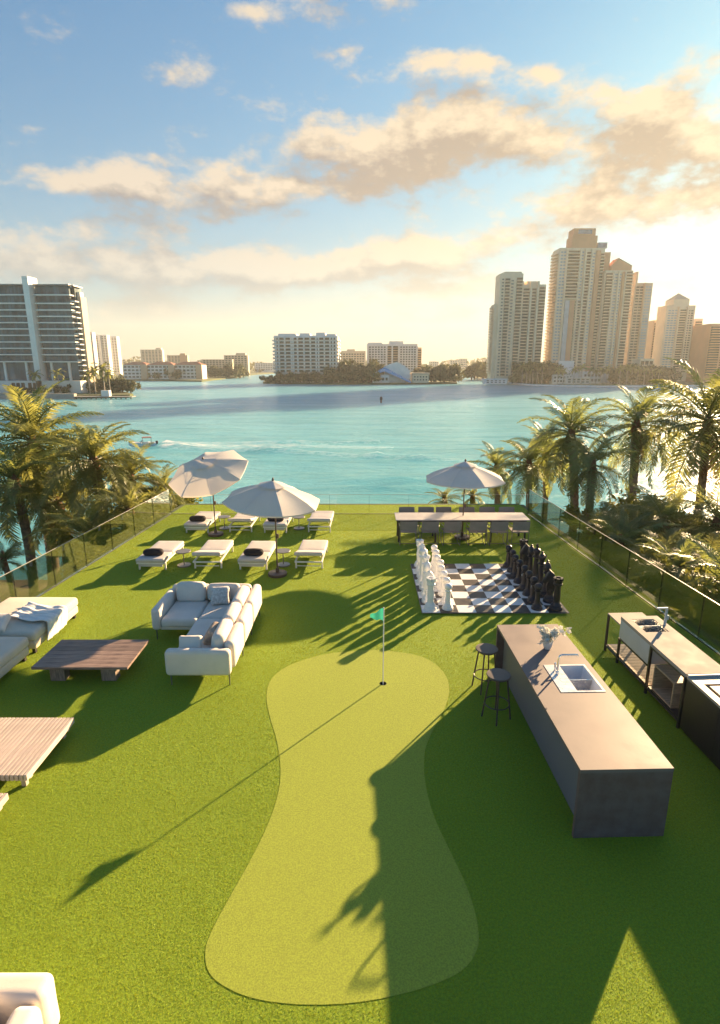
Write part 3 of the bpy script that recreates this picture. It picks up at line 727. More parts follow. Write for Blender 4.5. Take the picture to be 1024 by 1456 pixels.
cus('seat_cushion', -3.27, -2.50, 10.45, 11.36, .272, .45, .06, .02, sf, seed=2)
cus('seat_cushion', -3.30, -2.50, 9.62, 10.44, .272, .45, .06, .02, sf, seed=3)
cus('seat_cushion', -3.30, -2.50, 8.86, 9.61, .272, .45, .06, .02, sf, seed=4)
cus('arm', SX0 - .02, SX0 + .165, 10.36, 11.52, .20, .66, .08, .01, sf, seed=5)
cus('arm', -3.34, SX1 - .02, SY0 - .02, SY0 + .165, .20, .66, .07, .01, sf, seed=6)
for i, (a, b) in enumerate(((8.865, 9.72), (9.73, 10.58), (10.59, 11.62))):
    cus('back_shell', SX1 - .165, SX1 + .02, a, b, .22, .72, .08, .01, sf, seed=7 + i)
for i, (a, b) in enumerate(((SX0 + .05, -3.30), (-3.29, SX1 - .19))):
    cus('back_shell', a, b, SY1 - .16, SY1 + .02, .22, .72, .08, .01, sf, seed=17 + i)
for i, (a, b) in enumerate(((8.90, 9.66), (9.67, 10.42), (10.43, 11.28))):
    cus('back_cushion', SX1 - .40, SX1 - .17, a, b, .44, .82, .09, .02, sf, seed=27 + i, rot=(0, R(8), 0), side=.015)
cus('back_cushion', SX0 + .22, -3.34, 11.22, 11.44, .44, .84, .08, .02, sf, seed=33, rot=(R(-8), 0, 0), side=.015)
cus('back_cushion', -3.30, -2.62, 11.26, 11.44, .44, .80, .08, .02, sf, seed=34, rot=(R(-8), 0, 0), side=.015)
for (x, y) in ((SX0 + .06, 10.42), (SX0 + .06, 11.5), (-3.27, SY0 + .06), (SX1 - .06, SY0 + .06), (SX1 - .04, 9.74), (SX1 - .04, 10.6), (SX1 - .04, 11.52), (-3.28, 11.54), (-3.26, 10.42)):
    obj('leg', MB().tube([(x, y, .002), (x, y, .215)], [.010, .016], 8), m_gmetal, sf, True, 40)
def throw_pillow(label, c, rot, s=.42, mat=m_white, seed=0):
    mb = MB().cushion(s, s, .15, .07, .03, (0, 0, 0), -.02, .006, seed)
    return tag(obj('throw_pillow', mb, mat, None, True, loc=c, rot=rot), label, 'pillow', None)
m_pat = M('patterned_fabric', (.62, .55, .52), .85, .30, 26, .2, 300, spec=.2, col2=(.70, .66, .63))
throw_pillow('pale patterned throw pillow in the corner of the sofa', (-2.98, 11.12, .64), (R(68), 0, R(8)), .40, m_pat, 2)
throw_pillow('tan throw pillow leaning on the long side of the sofa', (-2.72, 9.42, .60), (R(20), R(-58), R(-18)), .38, M('tan_fabric', (.42, .33, .26), .9, .2, 14, .3, 200, spec=.2), 3)
throw_pillow('white throw pillow tucked behind the near arm of the sofa', (-2.98, 8.98, .585), (R(62), 0, R(2)), .42, m_white, 4)

# ------------------------------------------------------------------ coffee table
ct = thing('coffee_table', 'low dark walnut plank coffee table on block legs', 'coffee table', (0, 0, 0))
npk = 7; y0, y1 = 8.74, 9.76; pw_ = (y1 - y0) / npk
for i in range(npk):
    obj('plank', MB().box(-.815, .815, .002, pw_ - .002, 0, .045, .004), m_walnut, ct, loc=(-4.815, y0 + i * pw_, .285 + random.uniform(0, .002)))
for (x, y) in ((-5.40, 8.86), (-4.52, 8.86), (-5.40, 9.45), (-4.52, 9.45)):
    bx('leg', x, x + .25, y, y + .18, .002, .284, m_walleg, ct, .006)
# slatted low tables
def slat_table(x0, x1, y0, y1, label):
    t = thing('slatted_table', label, 'slatted table', (0, 0, 0), 0, 'pale slatted low tables')
    pitch = .058; n = int((x1 - x0) / pitch); me = MB().box(.007, pitch - .007, 0, y1 - y0, 0, .085, .004).mesh('slat'); me.materials.append(m_pale)
    for i in range(n): obj('slat', me, None, t, loc=(x1 - (i + 1) * pitch, y0, .165))
    fr = MB().box(x0, x1 - .03, y0 + .10, y0 + .16, .12, .163).box(x0, x1 - .03, y1 - .16, y1 - .10, .12, .163); obj('bearer', fr, m_pale, t)
    for x in (x0 + .1, x1 - .16):
        for y in (y0 + .10, y1 - .16): bx('foot', x, x + .06, y, y + .06, .002, .119, m_pale, t)
slat_table(-6.3, -4.27, 6.21, 7.44, 'pale wooden slatted low table on the shaded turf below the walnut table')
slat_table(-6.2, -4.32, 4.6, 5.90, 'pale wooden slatted low table set nearest the white armchair')

# ------------------------------------------------------------------ daybeds with throw
def daybed(x0, x1, y0, y1, label, bolster):
    t = thing('daybed', label, 'daybed', (0, 0, 0), 0)
    cus('platform', x0 + .02, x1 - .02, y0 + .02, y1 - .02, .10, .27, .04, .0, t, m_beige, seed=int(y0 * 3))
    cus('mattress', x0, x1, y0, y1, .262, .46, .07, .02, t, m_beige, wr=.003, seed=int(y0 * 5))
    if bolster: cus('bolster', x0 + .25, x0 + .55, y0 + .06, y1 - .06, .45, .72, .12, .02, t, m_beige, seed=3)
    for x in (x0 + .12, x1 - .10):
        for y in (y0 + .10, y1 - .10): bx('foot', x - .03, x + .03, y - .03, y + .03, .002, .115, m_dmetal, t)
daybed(-7.65, -6.14, 9.78, 11.50, 'beige upholstered daybed with a rumpled white throw over its edge', False)
daybed(-7.75, -6.16, 7.85, 9.66, 'beige upholstered daybed pushed against the one with the throw', False)
throw_pillow('white pillow lying where the two daybeds meet', (-6.95, 9.95, .56), (R(25), 0, R(10)), .45, m_white, 12)
bl = MB(); nu, nv = 46, 26
for i in range(nu):
    for j in range(nv):
        u = i / (nu - 1); v = j / (nv - 1)
        s_ = -.78 + u * 1.22; yb = 10.05 + v * .72 + .22 * (1 - u) + .04 * math.sin(u * 9 + 1)
        fold = .020 * math.sin(v * 21 + 2.2 * math.sin(u * 5)) + .014 * math.sin(v * 40 + u * 13) + .012 * math.sin(u * 23 + v * 7)
        X = -6.14 + s_
        if s_ <= 0: p = (X, yb, .505 + .5 * fold + .012)
        else:
            k = min(s_, .08) / .08 * (PI / 2); dn = max(0, s_ - .08)
            p = (-6.14 + .045 * math.sin(k) + .4 * fold + .018, yb + .05 * dn, .505 - .05 * (1 - math.cos(k)) - dn * .85 + (.5 * fold if dn == 0 else 0))
        bl.v.append(p)
for i in range(nu - 1):
    for j in range(nv - 1): bl.f.append((i * nv + j, (i + 1) * nv + j, (i + 1) * nv + j + 1, i * nv + j + 1))
th = obj('throw_blanket', bl, M('white_throw', (.74, .71, .68), .9, .06, 6, .2, 300, spec=.2), None, True)
sm = th.modifiers.new('thick', 'SOLIDIFY'); sm.thickness = .012; sm.offset = 1
tag(th, 'rumpled white throw blanket draped over the beige daybed', 'blanket')

# ------------------------------------------------------------------ armchair corner
ac = thing('armchair', 'white upholstered armchair seen from behind its corner', 'armchair', (-.13, 0, 0))
cus('base', -3.40, -2.40, 2.45, 3.40, .12, .30, .05, 0, ac, seed=1)
cus('seat_cushion', -3.26, -2.52, 2.45, 3.24, .30, .46, .06, .02, ac, seed=2)
cus('back', -3.55, -2.31, 3.27, 3.50, .14, .66, .07, .005, ac, seed=3)
cus('arm', -2.50, -2.28, 2.45, 3.262, .14, .655, .07, .005, ac, seed=4)
cus('arm', -3.55, -3.33, 2.45, 3.262, .14, .655, .07, .005, ac, seed=5)
cus('back_cushion', -3.28, -2.66, 3.06, 3.26, .45, .82, .08, .02, ac, seed=6, rot=(R(-10), 0, 0), side=.01)
for x in (-3.45, -2.38):
    for y in (2.55, 3.40): obj('leg', MB().tube([(x, y, .002), (x, y, .14)], [.012, .02], 8), m_gmetal, ac)
throw_pillow('white pillow with grey tie resting on the armchair', (-2.95, 2.98, .66), (R(65), 0, R(25)), .42, m_white, 9)

# ------------------------------------------------------------------ bar stools
def stool(x, y, label, rz):
    t = thing('bar_stool', label, 'bar stool', (x, y, 0), rz, 'round dark bar stools')
    obj('seat', MB().lathe([(.165, .722), (.18, .728), (.185, .742), (.178, .754), (.10, .757), (.0, .757)], 28, cap=False), M('stool_seat', (.10, .075, .065), .5, .15, 5), t, True, 35)
    obj('underplate', MB().lathe([(.15, .70), (.15, .7215)], 20), m_bronze, t, True, 30)
    for k in range(4):
        a = PI / 4 + k * PI / 2; c_, s_ = math.cos(a), math.sin(a)
        obj('leg', MB().tube([(.13 * c_, .13 * s_, .71), (.215 * c_, .215 * s_, .002)], .013, 8), m_bronze, t, True, 50)
    obj('foot_ring', MB().tube([(.188 * math.cos(2 * PI * i / 28), .188 * math.sin(2 * PI * i / 28), .26) for i in range(28)], .010, 6, closed=True), m_bronze, t, True)
stool(2.04, 8.62, 'dark round bar stool nearest the chess board', .3)
stool(2.05, 7.80, 'dark round bar stool beside the middle of the island', .6)

# ------------------------------------------------------------------ bar island
il = thing('kitchen_island', 'long brown stone topped bar island with waterfall ends and inset sink', 'kitchen island', (2.42, 5.47, 0), R(1.6))
IL, IW, IH = 3.68, 1.06, .92
skx0, skx1, sky0, sky1 = .36, .96, 1.56, 2.28
def frame_top(x0, x1, y0, y1, hx0, hx1, hy0, hy1, z0, z1):
    mb = MB(); mb.box(x0, x1, y0, hy0, z0, z1); mb.box(x0, x1, hy1, y1, z0, z1); mb.box(x0, hx0, hy0, hy1, z0, z1); mb.box(hx1, x1, hy0, hy1, z0, z1); return mb
def slab_hole(x0, x1, y0, y1, hx0, hx1, hy0, hy1, z0, z1):
    o = [(x0, y0), (x1, y0), (x1, y1), (x0, y1)]; h = [(hx0, hy0), (hx1, hy0), (hx1, hy1), (hx0, hy1)]
    vs = [(x, y, z) for z in (z1, z0) for (x, y) in o + h]; fs = []
    for i in range(4):
        j = (i + 1) % 4
        fs += [(i, j, 4 + j, 4 + i), (8 + j, 8 + i, 12 + i, 12 + j), (8 + i, 8 + j, j, i), (4 + i, 4 + j, 12 + j, 12 + i)]
    return MB().add(vs, fs)
obj('countertop', slab_hole(0, IW, 0, IL, skx0, skx1, sky0, sky1, IH - .045, IH), m_stone, il)
bx('end_panel', 0.001, IW - .001, 0.001, .05, .0, IH - .046, m_stoneD, il)
bx('end_panel', 0.001, IW - .001, IL - .05, IL - .001, .0, IH - .046, m_stoneD, il)
cb_ = MB().box(.13, .15, .051, IL - .051, .02, IH - .046).box(IW - .03, IW - .01, .051, IL - .051, .02, IH - .046); obj('front_panel', cb_, m_blueg, il)
sk = obj('sink', slab_hole(skx0 - .012, skx1 + .012, sky0 - .012, sky1 + .012, skx0 + .22, skx1 - .02, sky0 + .02, sky1 - .02, IH + .001, IH + .006), M('sink_steel', (.78, .76, .74), .3, .03, 8, metal=.35), il)
bw = MB(); a0, a1, b0_, b1_ = skx0 + .221, skx1 - .021, sky0 + .021, sky1 - .021
bw.add([(a0, b0_, IH), (a1, b0_, IH), (a1, b1_, IH), (a0, b1_, IH), (a0 + .02, b0_ + .02, IH - .19), (a1 - .02, b0_ + .02, IH - .19), (a1 - .02, b1_ - .02, IH - .19), (a0 + .02, b1_ - .02, IH - .19)], [(4, 5, 6, 7), (0, 4, 7, 3), (1, 2, 6, 5), (0, 1, 5, 4), (3, 7, 6, 2)])
obj('basin', bw, M('basin_steel', (.72, .73, .78), .4, .05, 8, metal=.0), sk)
bx('divider', a0 + .005, a1 - .005, (b0_ + b1_) / 2 - .01, (b0_ + b1_) / 2 + .01, IH - .18, IH - .03, m_steel, sk)
fa = MB(); fx, fy = skx0 + .10, sky1 - .26
fa.tube([(fx, fy, IH + .006), (fx, fy, IH + .05)], .024, 10); fa.tube([(fx, fy, IH + .03), (fx, fy, IH + .27), (fx + .02, fy, IH + .305), (fx + .05, fy, IH + .315), (fx + .27, fy, IH + .315), (fx + .28, fy, IH + .29)], .013, 10)
fa.tube([(fx, fy + .024, IH + .06), (fx, fy + .10, IH + .10)], .008, 8); fa.tube([(fx, fy + .10, IH + .006), (fx, fy + .10, IH + .13)], .016, 8)
obj('faucet', fa, m_chrome, il, True, 50)

# vase and flowers
vx, vy = 2.92, 8.28
vs_ = tag(obj('flower_vase', MB().lathe([(.045, 0), (.052, .004), (.075, .08), (.082, .15), (.078, .152), (.07, .08), (.045, .012), (0, .012)], 20, cap=False), M('vase_glass', (.75, .77, .80), .12, .02, 5, transl=.3, tcol=(.8, .85, .9)), None, True, 50, loc=(vx, vy, .921)), 'clear white vase holding blossoms on the island top', 'vase')
bq = thing('flower_bouquet', 'bunch of small cream blossoms spilling from the vase', 'flowers', (vx, vy, .935))
m_pet = M('cream_petals', (.78, .76, .70), .6, .1, 6, transl=.2, tcol=(.8, .78, .7), rnd=.12)
m_stem = M('stem_green', (.10, .14, .04), .6, .2, 6)
pb = MB()
for k in range(5):
    a = 2 * PI * k / 5; c_, s_ = math.cos(a), math.sin(a); o_ = len(pb.v)
    pb.v += [(0, 0, 0), (.022 * c_ - .016 * s_, .022 * s_ + .016 * c_, .010), (.042 * c_, .042 * s_, .006), (.022 * c_ + .016 * s_, .022 * s_ - .016 * c_, .010)]; pb.f.append((o_, o_ + 3, o_ + 2, o_ + 1))
pb.lathe([(.007, .0), (.006, .008), (.001, .011)], 5)
pbm = pb.mesh('blossom'); pbm.materials.append(m_pet)
rd = random.Random(4)
lfm = MB().add([(0, 0, 0), (.02, .012, .006), (.055, 0, 0), (.02, -.012, .006)], [(0, 1, 2, 3)]).mesh('leaf'); lfm.materials.append(m_stem)
for k in range(13):
    a = rd.uniform(0, 2 * PI); spread = rd.uniform(.06, .28); ox = rd.uniform(-.08, .12); hg = rd.uniform(.28, .46) - spread * .5
    tip = Vector((math.cos(a) * spread + ox, math.sin(a) * spread * .7, hg)); mid = tip * .5 + Vector((0, 0, .06))
    obj('stem', MB().tube([(math.cos(a) * .02, math.sin(a) * .02, .01), mid, tip], [.003, .0025, .0015], 4), m_stem, bq)
    for q_ in range(13):
        u = rd.uniform(.55, 1.05); c_ = mid.lerp(tip, max(0, (u - .5) * 2)) + Vector((rd.gauss(0, .03), rd.gauss(0, .03), rd.gauss(0, .025)))
        obj('blossom', pbm, None, bq, loc=c_, rot=(rd.uniform(-.9, .9), rd.uniform(-.9, .9), rd.uniform(0, 6)))
    for q_ in range(2):
        obj('leaf', lfm, None, bq, loc=mid.lerp(tip, rd.uniform(0, .6)), rot=(rd.uniform(-.6, .6), rd.uniform(-.8, .4), rd.uniform(0, 6)))

# ------------------------------------------------------------------ outdoor kitchen along the balustrade
kt = thing('outdoor_kitchen', 'open framed outdoor kitchen bench with cream top and apron sink', 'kitchen bench', (4.60, 9.98, 0), R(2.6))
KW = .66
def leg_at(y, h_, par=kt):
    for x in (.018, KW - .018): bx('leg', x - .018, x + .018, y - .018, y + .018, .002, h_, m_dmetal, par)
for y in (-.02, -.50, -1.50, -2.44): leg_at(y, .74 if y > -.1 else (.50 if y in (-.50,) else .862))
bx('side_shelf', .0, KW, -.485, .0, .742, .765, m_cream, kt, .003)
obj('countertop', slab_hole(0, KW, -2.46, -.49, .12, KW - .14, -1.12, -.62, .864, .92), m_cream, kt)
obj('apron', MB().box(.004, .024, -1.48, -.492, .52, .862).box(KW - .024, KW - .004, -1.48, -.492, .52, .862).box(.025, KW - .025, -.512, -.493, .52, .862).box(.025, KW - .025, -1.478, -1.46, .52, .862).box(.025, KW - .025, -1.459, -.513, .52, .54), m_lgrey, kt)
sk2 = MB()
for (b0, b1) in ((-.86, -.625), (-1.115, -.88)):
    x0_, x1_ = .125, KW - .145
    sk2.add([(x0_, b0, .915), (x1_, b0, .915), (x1_, b1, .915), (x0_, b1, .915), (x0_ + .02, b0 + .02, .74), (x1_ - .02, b0 + .02, .74), (x1_ - .02, b1 - .02, .74), (x0_ + .02, b1 - .02, .74)], [(4, 5, 6, 7), (0, 4, 7, 3), (1, 2, 6, 5), (0, 1, 5, 4), (3, 7, 6, 2)])
obj('sink', sk2.box(.125, KW - .145, -.878, -.862, .80, .914), m_steel, kt)
f2 = MB().tube([(KW - .07, -.86, .921), (KW - .07, -.86, 1.0)], .024, 10); f2.box(KW - .085, KW - .055, -.875, -.845, 1.0, 1.22); f2.box(KW - .24, KW - .056, -.874, -.846, 1.221, 1.245); f2.box(KW - .05, KW - .02, -.87, -.85, 1.02, 1.10)
obj('faucet', f2, M('pale_faucet', (.55, .62, .70), .3, .03, 5, metal=.4), kt)
rl = MB()
for x in (.018, KW - .018): rl.box(x - .015, x + .015, -2.42, -.04, .10, .13)
for y in (-.035, -.52, -1.48, -2.42): rl.box(.034, KW - .034, y - .015, y + .015, .10, .129)
obj('lower_frame', rl, m_dmetal, kt)
rl2 = MB().box(.003, .033, -1.482, -.518, .485, .515).box(.003, .033, -2.42, -1.52, .83, .862); obj('upper_frame', rl2, m_dmetal, kt)
shm = MB().box(.036, KW - .036, 0, .094, 0, .016, .002).mesh('shelf_slat'); shm.materials.append(m_oak)
for i in range(14): obj('shelf_slat', shm, None, kt, loc=(0, -.06 - .102 * (i + 1), .131))
bx('lower_shelf', .036, KW - .036, -2.40, -1.52, .131, .145, m_dmetal, kt)
wb = thing('wooden_crate', 'open pale wooden cube crate on the lower shelf of the kitchen bench', 'crate', (0, 0, 0))
wb.location = kt.matrix_basis @ Vector((0, 0, 0)); wb.location = Vector((4.60, 9.98, 0)) + Matrix.Rotation(R(2.6), 3, 'Z') @ Vector((.05, -2.16, .1465)); wb.rotation_euler.z = R(2.6)
cw_, cd_, chh = .56, .56, .44; tk = .025
bx('side', 0, cw_, 0, tk, 0, chh, m_oak, wb); bx('side', 0, cw_, cd_ - tk, cd_, 0, chh, m_oak, wb)
bx('bottom', 0.002, cw_ - .002, tk + .001, cd_ - tk - .001, 0, tk, m_oak, wb); bx('top', 0.002, cw_ - .002, tk + .001, cd_ - tk - .001, chh - tk, chh, m_oak, wb)
bx('back', cw_ - tk, cw_ - .003, tk + .001, cd_ - tk - .001, tk + .001, chh - tk - .001, m_oak, wb)
# cooking station
cs_ = thing('cooking_station', 'dark cabinet cooking station with steel top beside the kitchen bench', 'cooking station', (4.60 + 2.50 * math.sin(R(2.6)), 9.98 - 2.50 * math.cos(R(2.6)), 0), R(2.6))
CLn = 2.3
obj('cabinet', MB().box(.0, KW + .06, -CLn, -.004, .06, .862, .006), m_black, cs_)
obj('plinth', MB().box(.05, KW, -CLn + .05, -.05, .0, .059), m_dmetal, cs_)
obj('worktop', slab_hole(-.004, KW + .066, -CLn - .004, -.0, .10, KW - .05, -.92, -.22, .864, .905), M('steel_top', (.36, .34, .31), .6, .05, 8, metal=.35), cs_)
bx('raised_edge', 0, KW + .06, -.03, -.004, .906, .935, m_lgrey, cs_)
obj('recess', MB().add([(.10, -.92, .866), (KW - .05, -.92, .866), (KW - .05, -.22, .866), (.10, -.22, .866)], [(0, 1, 2, 3)]), m_steel, cs_)
for i in range(3): bx('door_gap', -.006, -.002, -.74 * (i + 1) - .003 + .0, -.74 * (i + 1) + .003, .08, .85, m_dmetal, cs_)
cbd = obj('cutting_board', MB().box(-.20, .20, -.30, .30, 0, .03, .006), m_oak, None)
cbd.location = Vector(cs_.location) + Matrix.Rotation(R(2.6), 3, 'Z') @ Vector((.36, -.56, .868)); cbd.rotation_euler.z = R(2.6)
tag(cbd, 'light wooden cutting board lying in the cooking station top', 'cutting board')

# ------------------------------------------------------------------ palms
def frond_mesh(name, L, up, droop, mat, nl=48, lw=.055, ll=.62, hang=.5, seed=0, curl=0.):
    """feather frond growing along +X from the origin, starting at angle up and bending down"""
    rd = random.Random(seed); mb = MB(); n = 12; pts = []; p = Vector((0, 0, 0)); ang = up
    for i in range(n + 1):
        pts.append(p.copy()); ang = up - droop * (i / n) ** 1.4
        p = p + Vector((math.cos(ang), curl * (i / n), math.sin(ang))) * (L / n)
    mb.tube(pts, [.035 * (1 - .85 * i / n) * (L / 3) for i in range(n + 1)], 4)
    for s_ in (-1, 1):
        for k in range(nl):
            u = .10 + .90 * (k + rd.random() * .7) / nl; f = u * n; i = min(int(f), n - 1); c = pts[i].lerp(pts[i + 1], f - i)
            tg = (pts[i + 1] - pts[i]).normalized(); sd = Vector((0, 1, 0)) * s_; sd = (sd - tg * sd.dot(tg)).normalized(); nn_ = tg.cross(sd) * s_
            if nn_.z < 0 and abs(tg.z) < .9: nn_ = -nn_
            prof = max(.12, math.sin(PI * min(1, .13 + u * .87)) ** .6) * (1 - .25 * u)
            ln = L * .27 * ll / .62 * prof * rd.uniform(.85, 1.1); fw = rd.uniform(.45, .75) + .5 * u
            d1 = (sd + tg * fw + nn_ * rd.uniform(.05, .35)).normalized()
            d2 = (d1 + Vector((0, 0, -hang * rd.uniform(.7, 1.3)))).normalized()
            wv = tg * lw * .5 * (L / 3)
            a = c; b = c + d1 * ln * .5; e = b + d2 * ln * .5
            o = len(mb.v); mb.v += [tuple(a - wv * .6), tuple(a + wv * .6), tuple(b + wv), tuple(b - wv), tuple(e)]
            mb.f += [(o, o + 1, o + 2, o + 3), (o + 3, o + 2, o + 4)]
    me = mb.mesh(name); me.materials.append(mat); return me
FR = {'g': [], 'b': [], 'd': []}
for k, (up, dr) in enumerate(((R(35), R(70)), (R(30), R(105)), (R(25), R(85)), (R(20), R(60)))):
    for key, mt in (('g', m_frond), ('b', m_frondB)):
        FR[key].append(frond_mesh('frond', 3.0, up, dr, mt, seed=k + (9 if key == 'b' else 0), hang=.35 + .2 * k, curl=(k - 1.5) * .12))
FR['d'] = [frond_mesh('dead_frond', 2.4, R(10), R(80), m_dead, nl=24, lw=.03, hang=1.6, seed=31), frond_mesh('dead_frond', 2.2, R(-5), R(55), m_dead, nl=22, hang=1.2, seed=32)]
def trunk_mesh(base, top, r0, r1, n=14, sides=10, ring=.04, bend=.0):
    base = Vector(base); top = Vector(top); pts = []; rr = []
    for i in range(n * 2 + 1):
        u = i / (n * 2); p = base.lerp(top, u); p.x += bend * math.sin(PI * u); pts.append(p)
        r = r0 + (r1 - r0) * u ** .8 + (.35 * r0 * max(0, 1 - u * 9)); rr.append(r * (1 + (ring if i % 2 else -ring)))
    return MB().tube(pts, rr, sides)
PALMG = 'feather palms growing around the terrace'
def palm(label, X, Y, Zc, L, nf=26, r=.2, lean=(0, 0), dead=4, key='g', seed=0, minel=-50, low=False, base_z=None, group=None, bend=.2):
    rd = random.Random(seed); bz = LAND_Z if base_z is None else base_z
    t = thing('palm_tree', label, 'palm', (X - lean[0], Y - lean[1], bz - .1), 0, group)
    H = Zc - bz + .1
    obj('trunk', trunk_mesh((0, 0, 0), (lean[0], lean[1], H), r * 1.15, r, max(6, int(H * 3)), bend=bend), m_trunk, t, True)
    sc0 = L / 3.0
    if not low:
        obj('crownshaft', MB().lathe([(r * .95, -.35), (r * 1.25, -.1), (r * .9, .25), (r * .35, .55)], 9).xf(Matrix.Translation((lean[0], lean[1], H))), m_dead, t, True)
    for i in range(nf):
        u = (i + .5) / nf; az = i * 2.39996 + rd.uniform(-.25, .25)
        el = 78 - (78 - minel) * u ** 1.05 + rd.uniform(-8, 8)
        el0 = el - 28
        me = FR[key][rd.choice((0, 1, 2, 3) if el < 45 else (0, 2, 3))]
        sc = sc0 * rd.uniform(.85, 1.1) * (1 - .25 * (1 - u) ** 3)
        o = obj('frond', me, None, t, loc=(lean[0], lean[1], H + .25 * (1 - u) * sc0 * (not low)))
        o.rotation_euler = Euler((rd.uniform(-.35, .35), -R(el0), az), 'XYZ'); o.scale = (sc,) * 3
    for i in range(dead):
        o = obj('dead_frond', rd.choice(FR['d']), None, t, loc=(lean[0], lean[1], H - .15))
        o.rotation_euler = Euler((rd.uniform(-.3, .3), R(rd.uniform(38, 62)), rd.uniform(0, 6.28)), 'XYZ'); o.scale = (sc0 * rd.uniform(.7, .95),) * 3
    return t
def crown_at(px, py, Y): X, Y_, Z = atY(px, py, Y); return X, Y_, Z
def P_(label, px, py, Y, L, **k):
    X, Y_, Z = crown_at(px, py, Y); return palm(label, X, Y_, Z, L, **k)
# left of the terrace
P_('tall palm with arching fronds over the wooden jetty', 48, 634, 28.5, 4.5, nf=38, r=.27, dead=5, seed=1)
P_('palm with a brown skirt of dry fronds next to the tall jetty palm', 82, 722, 27.0, 3.2, nf=24, r=.27, dead=14, seed=2)
P_('palm with long drooping fronds behind the glass opposite the daybeds', 134, 660, 26.5, 3.3, nf=36, r=.22, dead=4, seed=3)
P_('shorter palm behind the glass near the tilted umbrella', 186, 684, 27.5, 2.5, nf=32, r=.2, dead=3, seed=4)
P_('bushy golden palm where the balustrade meets the bay', 232, 700, 28.0, 1.8, nf=34, r=.16, dead=2, seed=5, minel=-20)
P_('low palm filling the gap under the tall jetty palm', 22, 690, 26.0, 3.2, nf=26, r=.2, dead=2, key='b', seed=6)
P_('low palm with fronds brushing the middle of the left balustrade', 128, 770, 22.5, 2.6, nf=24, r=.18, dead=2, seed=8, minel=-30)
P_('low palm with fronds brushing the far part of the left balustrade', 185, 730, 24.0, 2.4, nf=24, r=.18, dead=3, seed=9, minel=-30)
P_('small palm by the jetty planks', 6, 800, 23.5, 1.5, nf=18, r=.12, dead=1, key='b', seed=10, minel=-20)
# right of the terrace
P_('palm with two toned arching crown standing past the chess set', 812, 620, 27.0, 3.2, nf=26, r=.19, dead=3, seed=11, key='b', bend=.5)
P_('slender palm twin beside the arching crown palm', 842, 664, 26.0, 2.5, nf=20, r=.18, dead=4, seed=12, key='b', lean=(.3, 0))
P_('palm with bare straight trunk in the glare of the bay', 905, 608, 30.0, 3.1, nf=24, r=.21, dead=4, seed=13, key='b')
P_('tallest palm with a broad crown over the outdoor kitchen', 1006, 604, 30.0, 5.2, nf=28, r=.20, dead=9, seed=14)
P_('palm leaning at the corner of the balustrade', 752, 662, 28.5, 2.5, nf=26, r=.16, dead=2, seed=15, key='b')
P_('small palm behind the dining umbrella', 706, 668, 33.0, 2.3, nf=22, r=.17, dead=3, seed=16, key='b')
P_('bushy palm left of the corner palm', 776, 646, 33.0, 2.6, nf=24, r=.17, dead=2, seed=17, key='b')
P_('short feathery palm low behind the dining chairs', 632, 712, 34.0, 1.5, nf=18, r=.14, dead=1, seed=18)
P_('short feathery palm behind the umbrella pole of the dining table', 672, 708, 35.0, 1.5, nf=18, r=.14, dead=3, seed=19)
P_('low golden palm below the bare trunk palm', 945, 752, 21.0, 2.5, nf=22, r=.17, dead=3, seed=20, minel=-30)
P_('low palm with dark fronds behind the right balustrade', 880, 780, 20.0, 2.3, nf=24, r=.17, dead=2, key='b', seed=21, minel=-30)
P_('low palm spreading below the tallest palm', 1020, 748, 20.0, 2.6, nf=22, r=.18, dead=6, seed=22)
P_('low palm pressing on the glass behind the kitchen sink', 965, 822, 14.5, 2.0, nf=24, r=.16, dead=2, key='b', seed=23, minel=-35)
P_('low palm with pale fronds at the end of the outdoor kitchen', 1040, 850, 12.5, 2.1, nf=26, r=.16, dead=3, key='b', seed=24, minel=-40)
P_('low palm under the slender twin palms', 838, 765, 23.5, 2.0, nf=22, r=.16, dead=3, seed=25, minel=-30)

P_('feathery low palm between the bare trunk palm and the glass', 900, 778, 22.0, 2.4, nf=22, r=.15, dead=2, seed=41, minel=-35)
P_('feathery low palm under the broad crowned palm', 985, 775, 21.0, 2.5, nf=24, r=.15, dead=3, seed=42, minel=-35)
P_('golden low palm over the glass opposite the island', 935, 815, 17.0, 2.1, nf=22, r=.14, dead=2, seed=43, minel=-35)
P_('golden low palm outside the glass behind the kitchen faucet', 1005, 826, 16.0, 2.2, nf=24, r=.14, dead=2, seed=44, minel=-35)

# ------------------------------------------------------------------ shrubs and trees
def leaf_cloud(name, n, rad, size, mat, seed=0, flat=.8, lumps=9):
    rd = random.Random(seed); mb = MB()
    C = [(Vector((rd.gauss(0, .45), rd.gauss(0, .45), rd.uniform(-.5, .55))), rd.uniform(.28, .5)) for _ in range(lumps)]
    for _ in range(n):
        c, r = rd.choice(C); dv = Vector((rd.gauss(0, 1), rd.gauss(0, 1), rd.gauss(0, 1))).normalized()
        p = c + dv * r * rd.uniform(.55, 1.05) ; p.z *= flat; p = Vector((p.x * rad, p.y * rad, p.z * rad))
        s_ = size * rd.uniform(.6, 1.4); u = Vector((rd.gauss(0, 1), rd.gauss(0, 1), rd.gauss(0, .6))).normalized(); v = u.cross(dv + Vector((.01, .02, .4))).normalized()
        o = len(mb.v); mb.v += [tuple(p - u * s_), tuple(p + v * s_ * .45), tuple(p + u * s_), tuple(p - v * s_ * .45)]; mb.f.append((o, o + 1, o + 2, o + 3))
    me = mb.mesh(name); me.materials.append(mat); return me
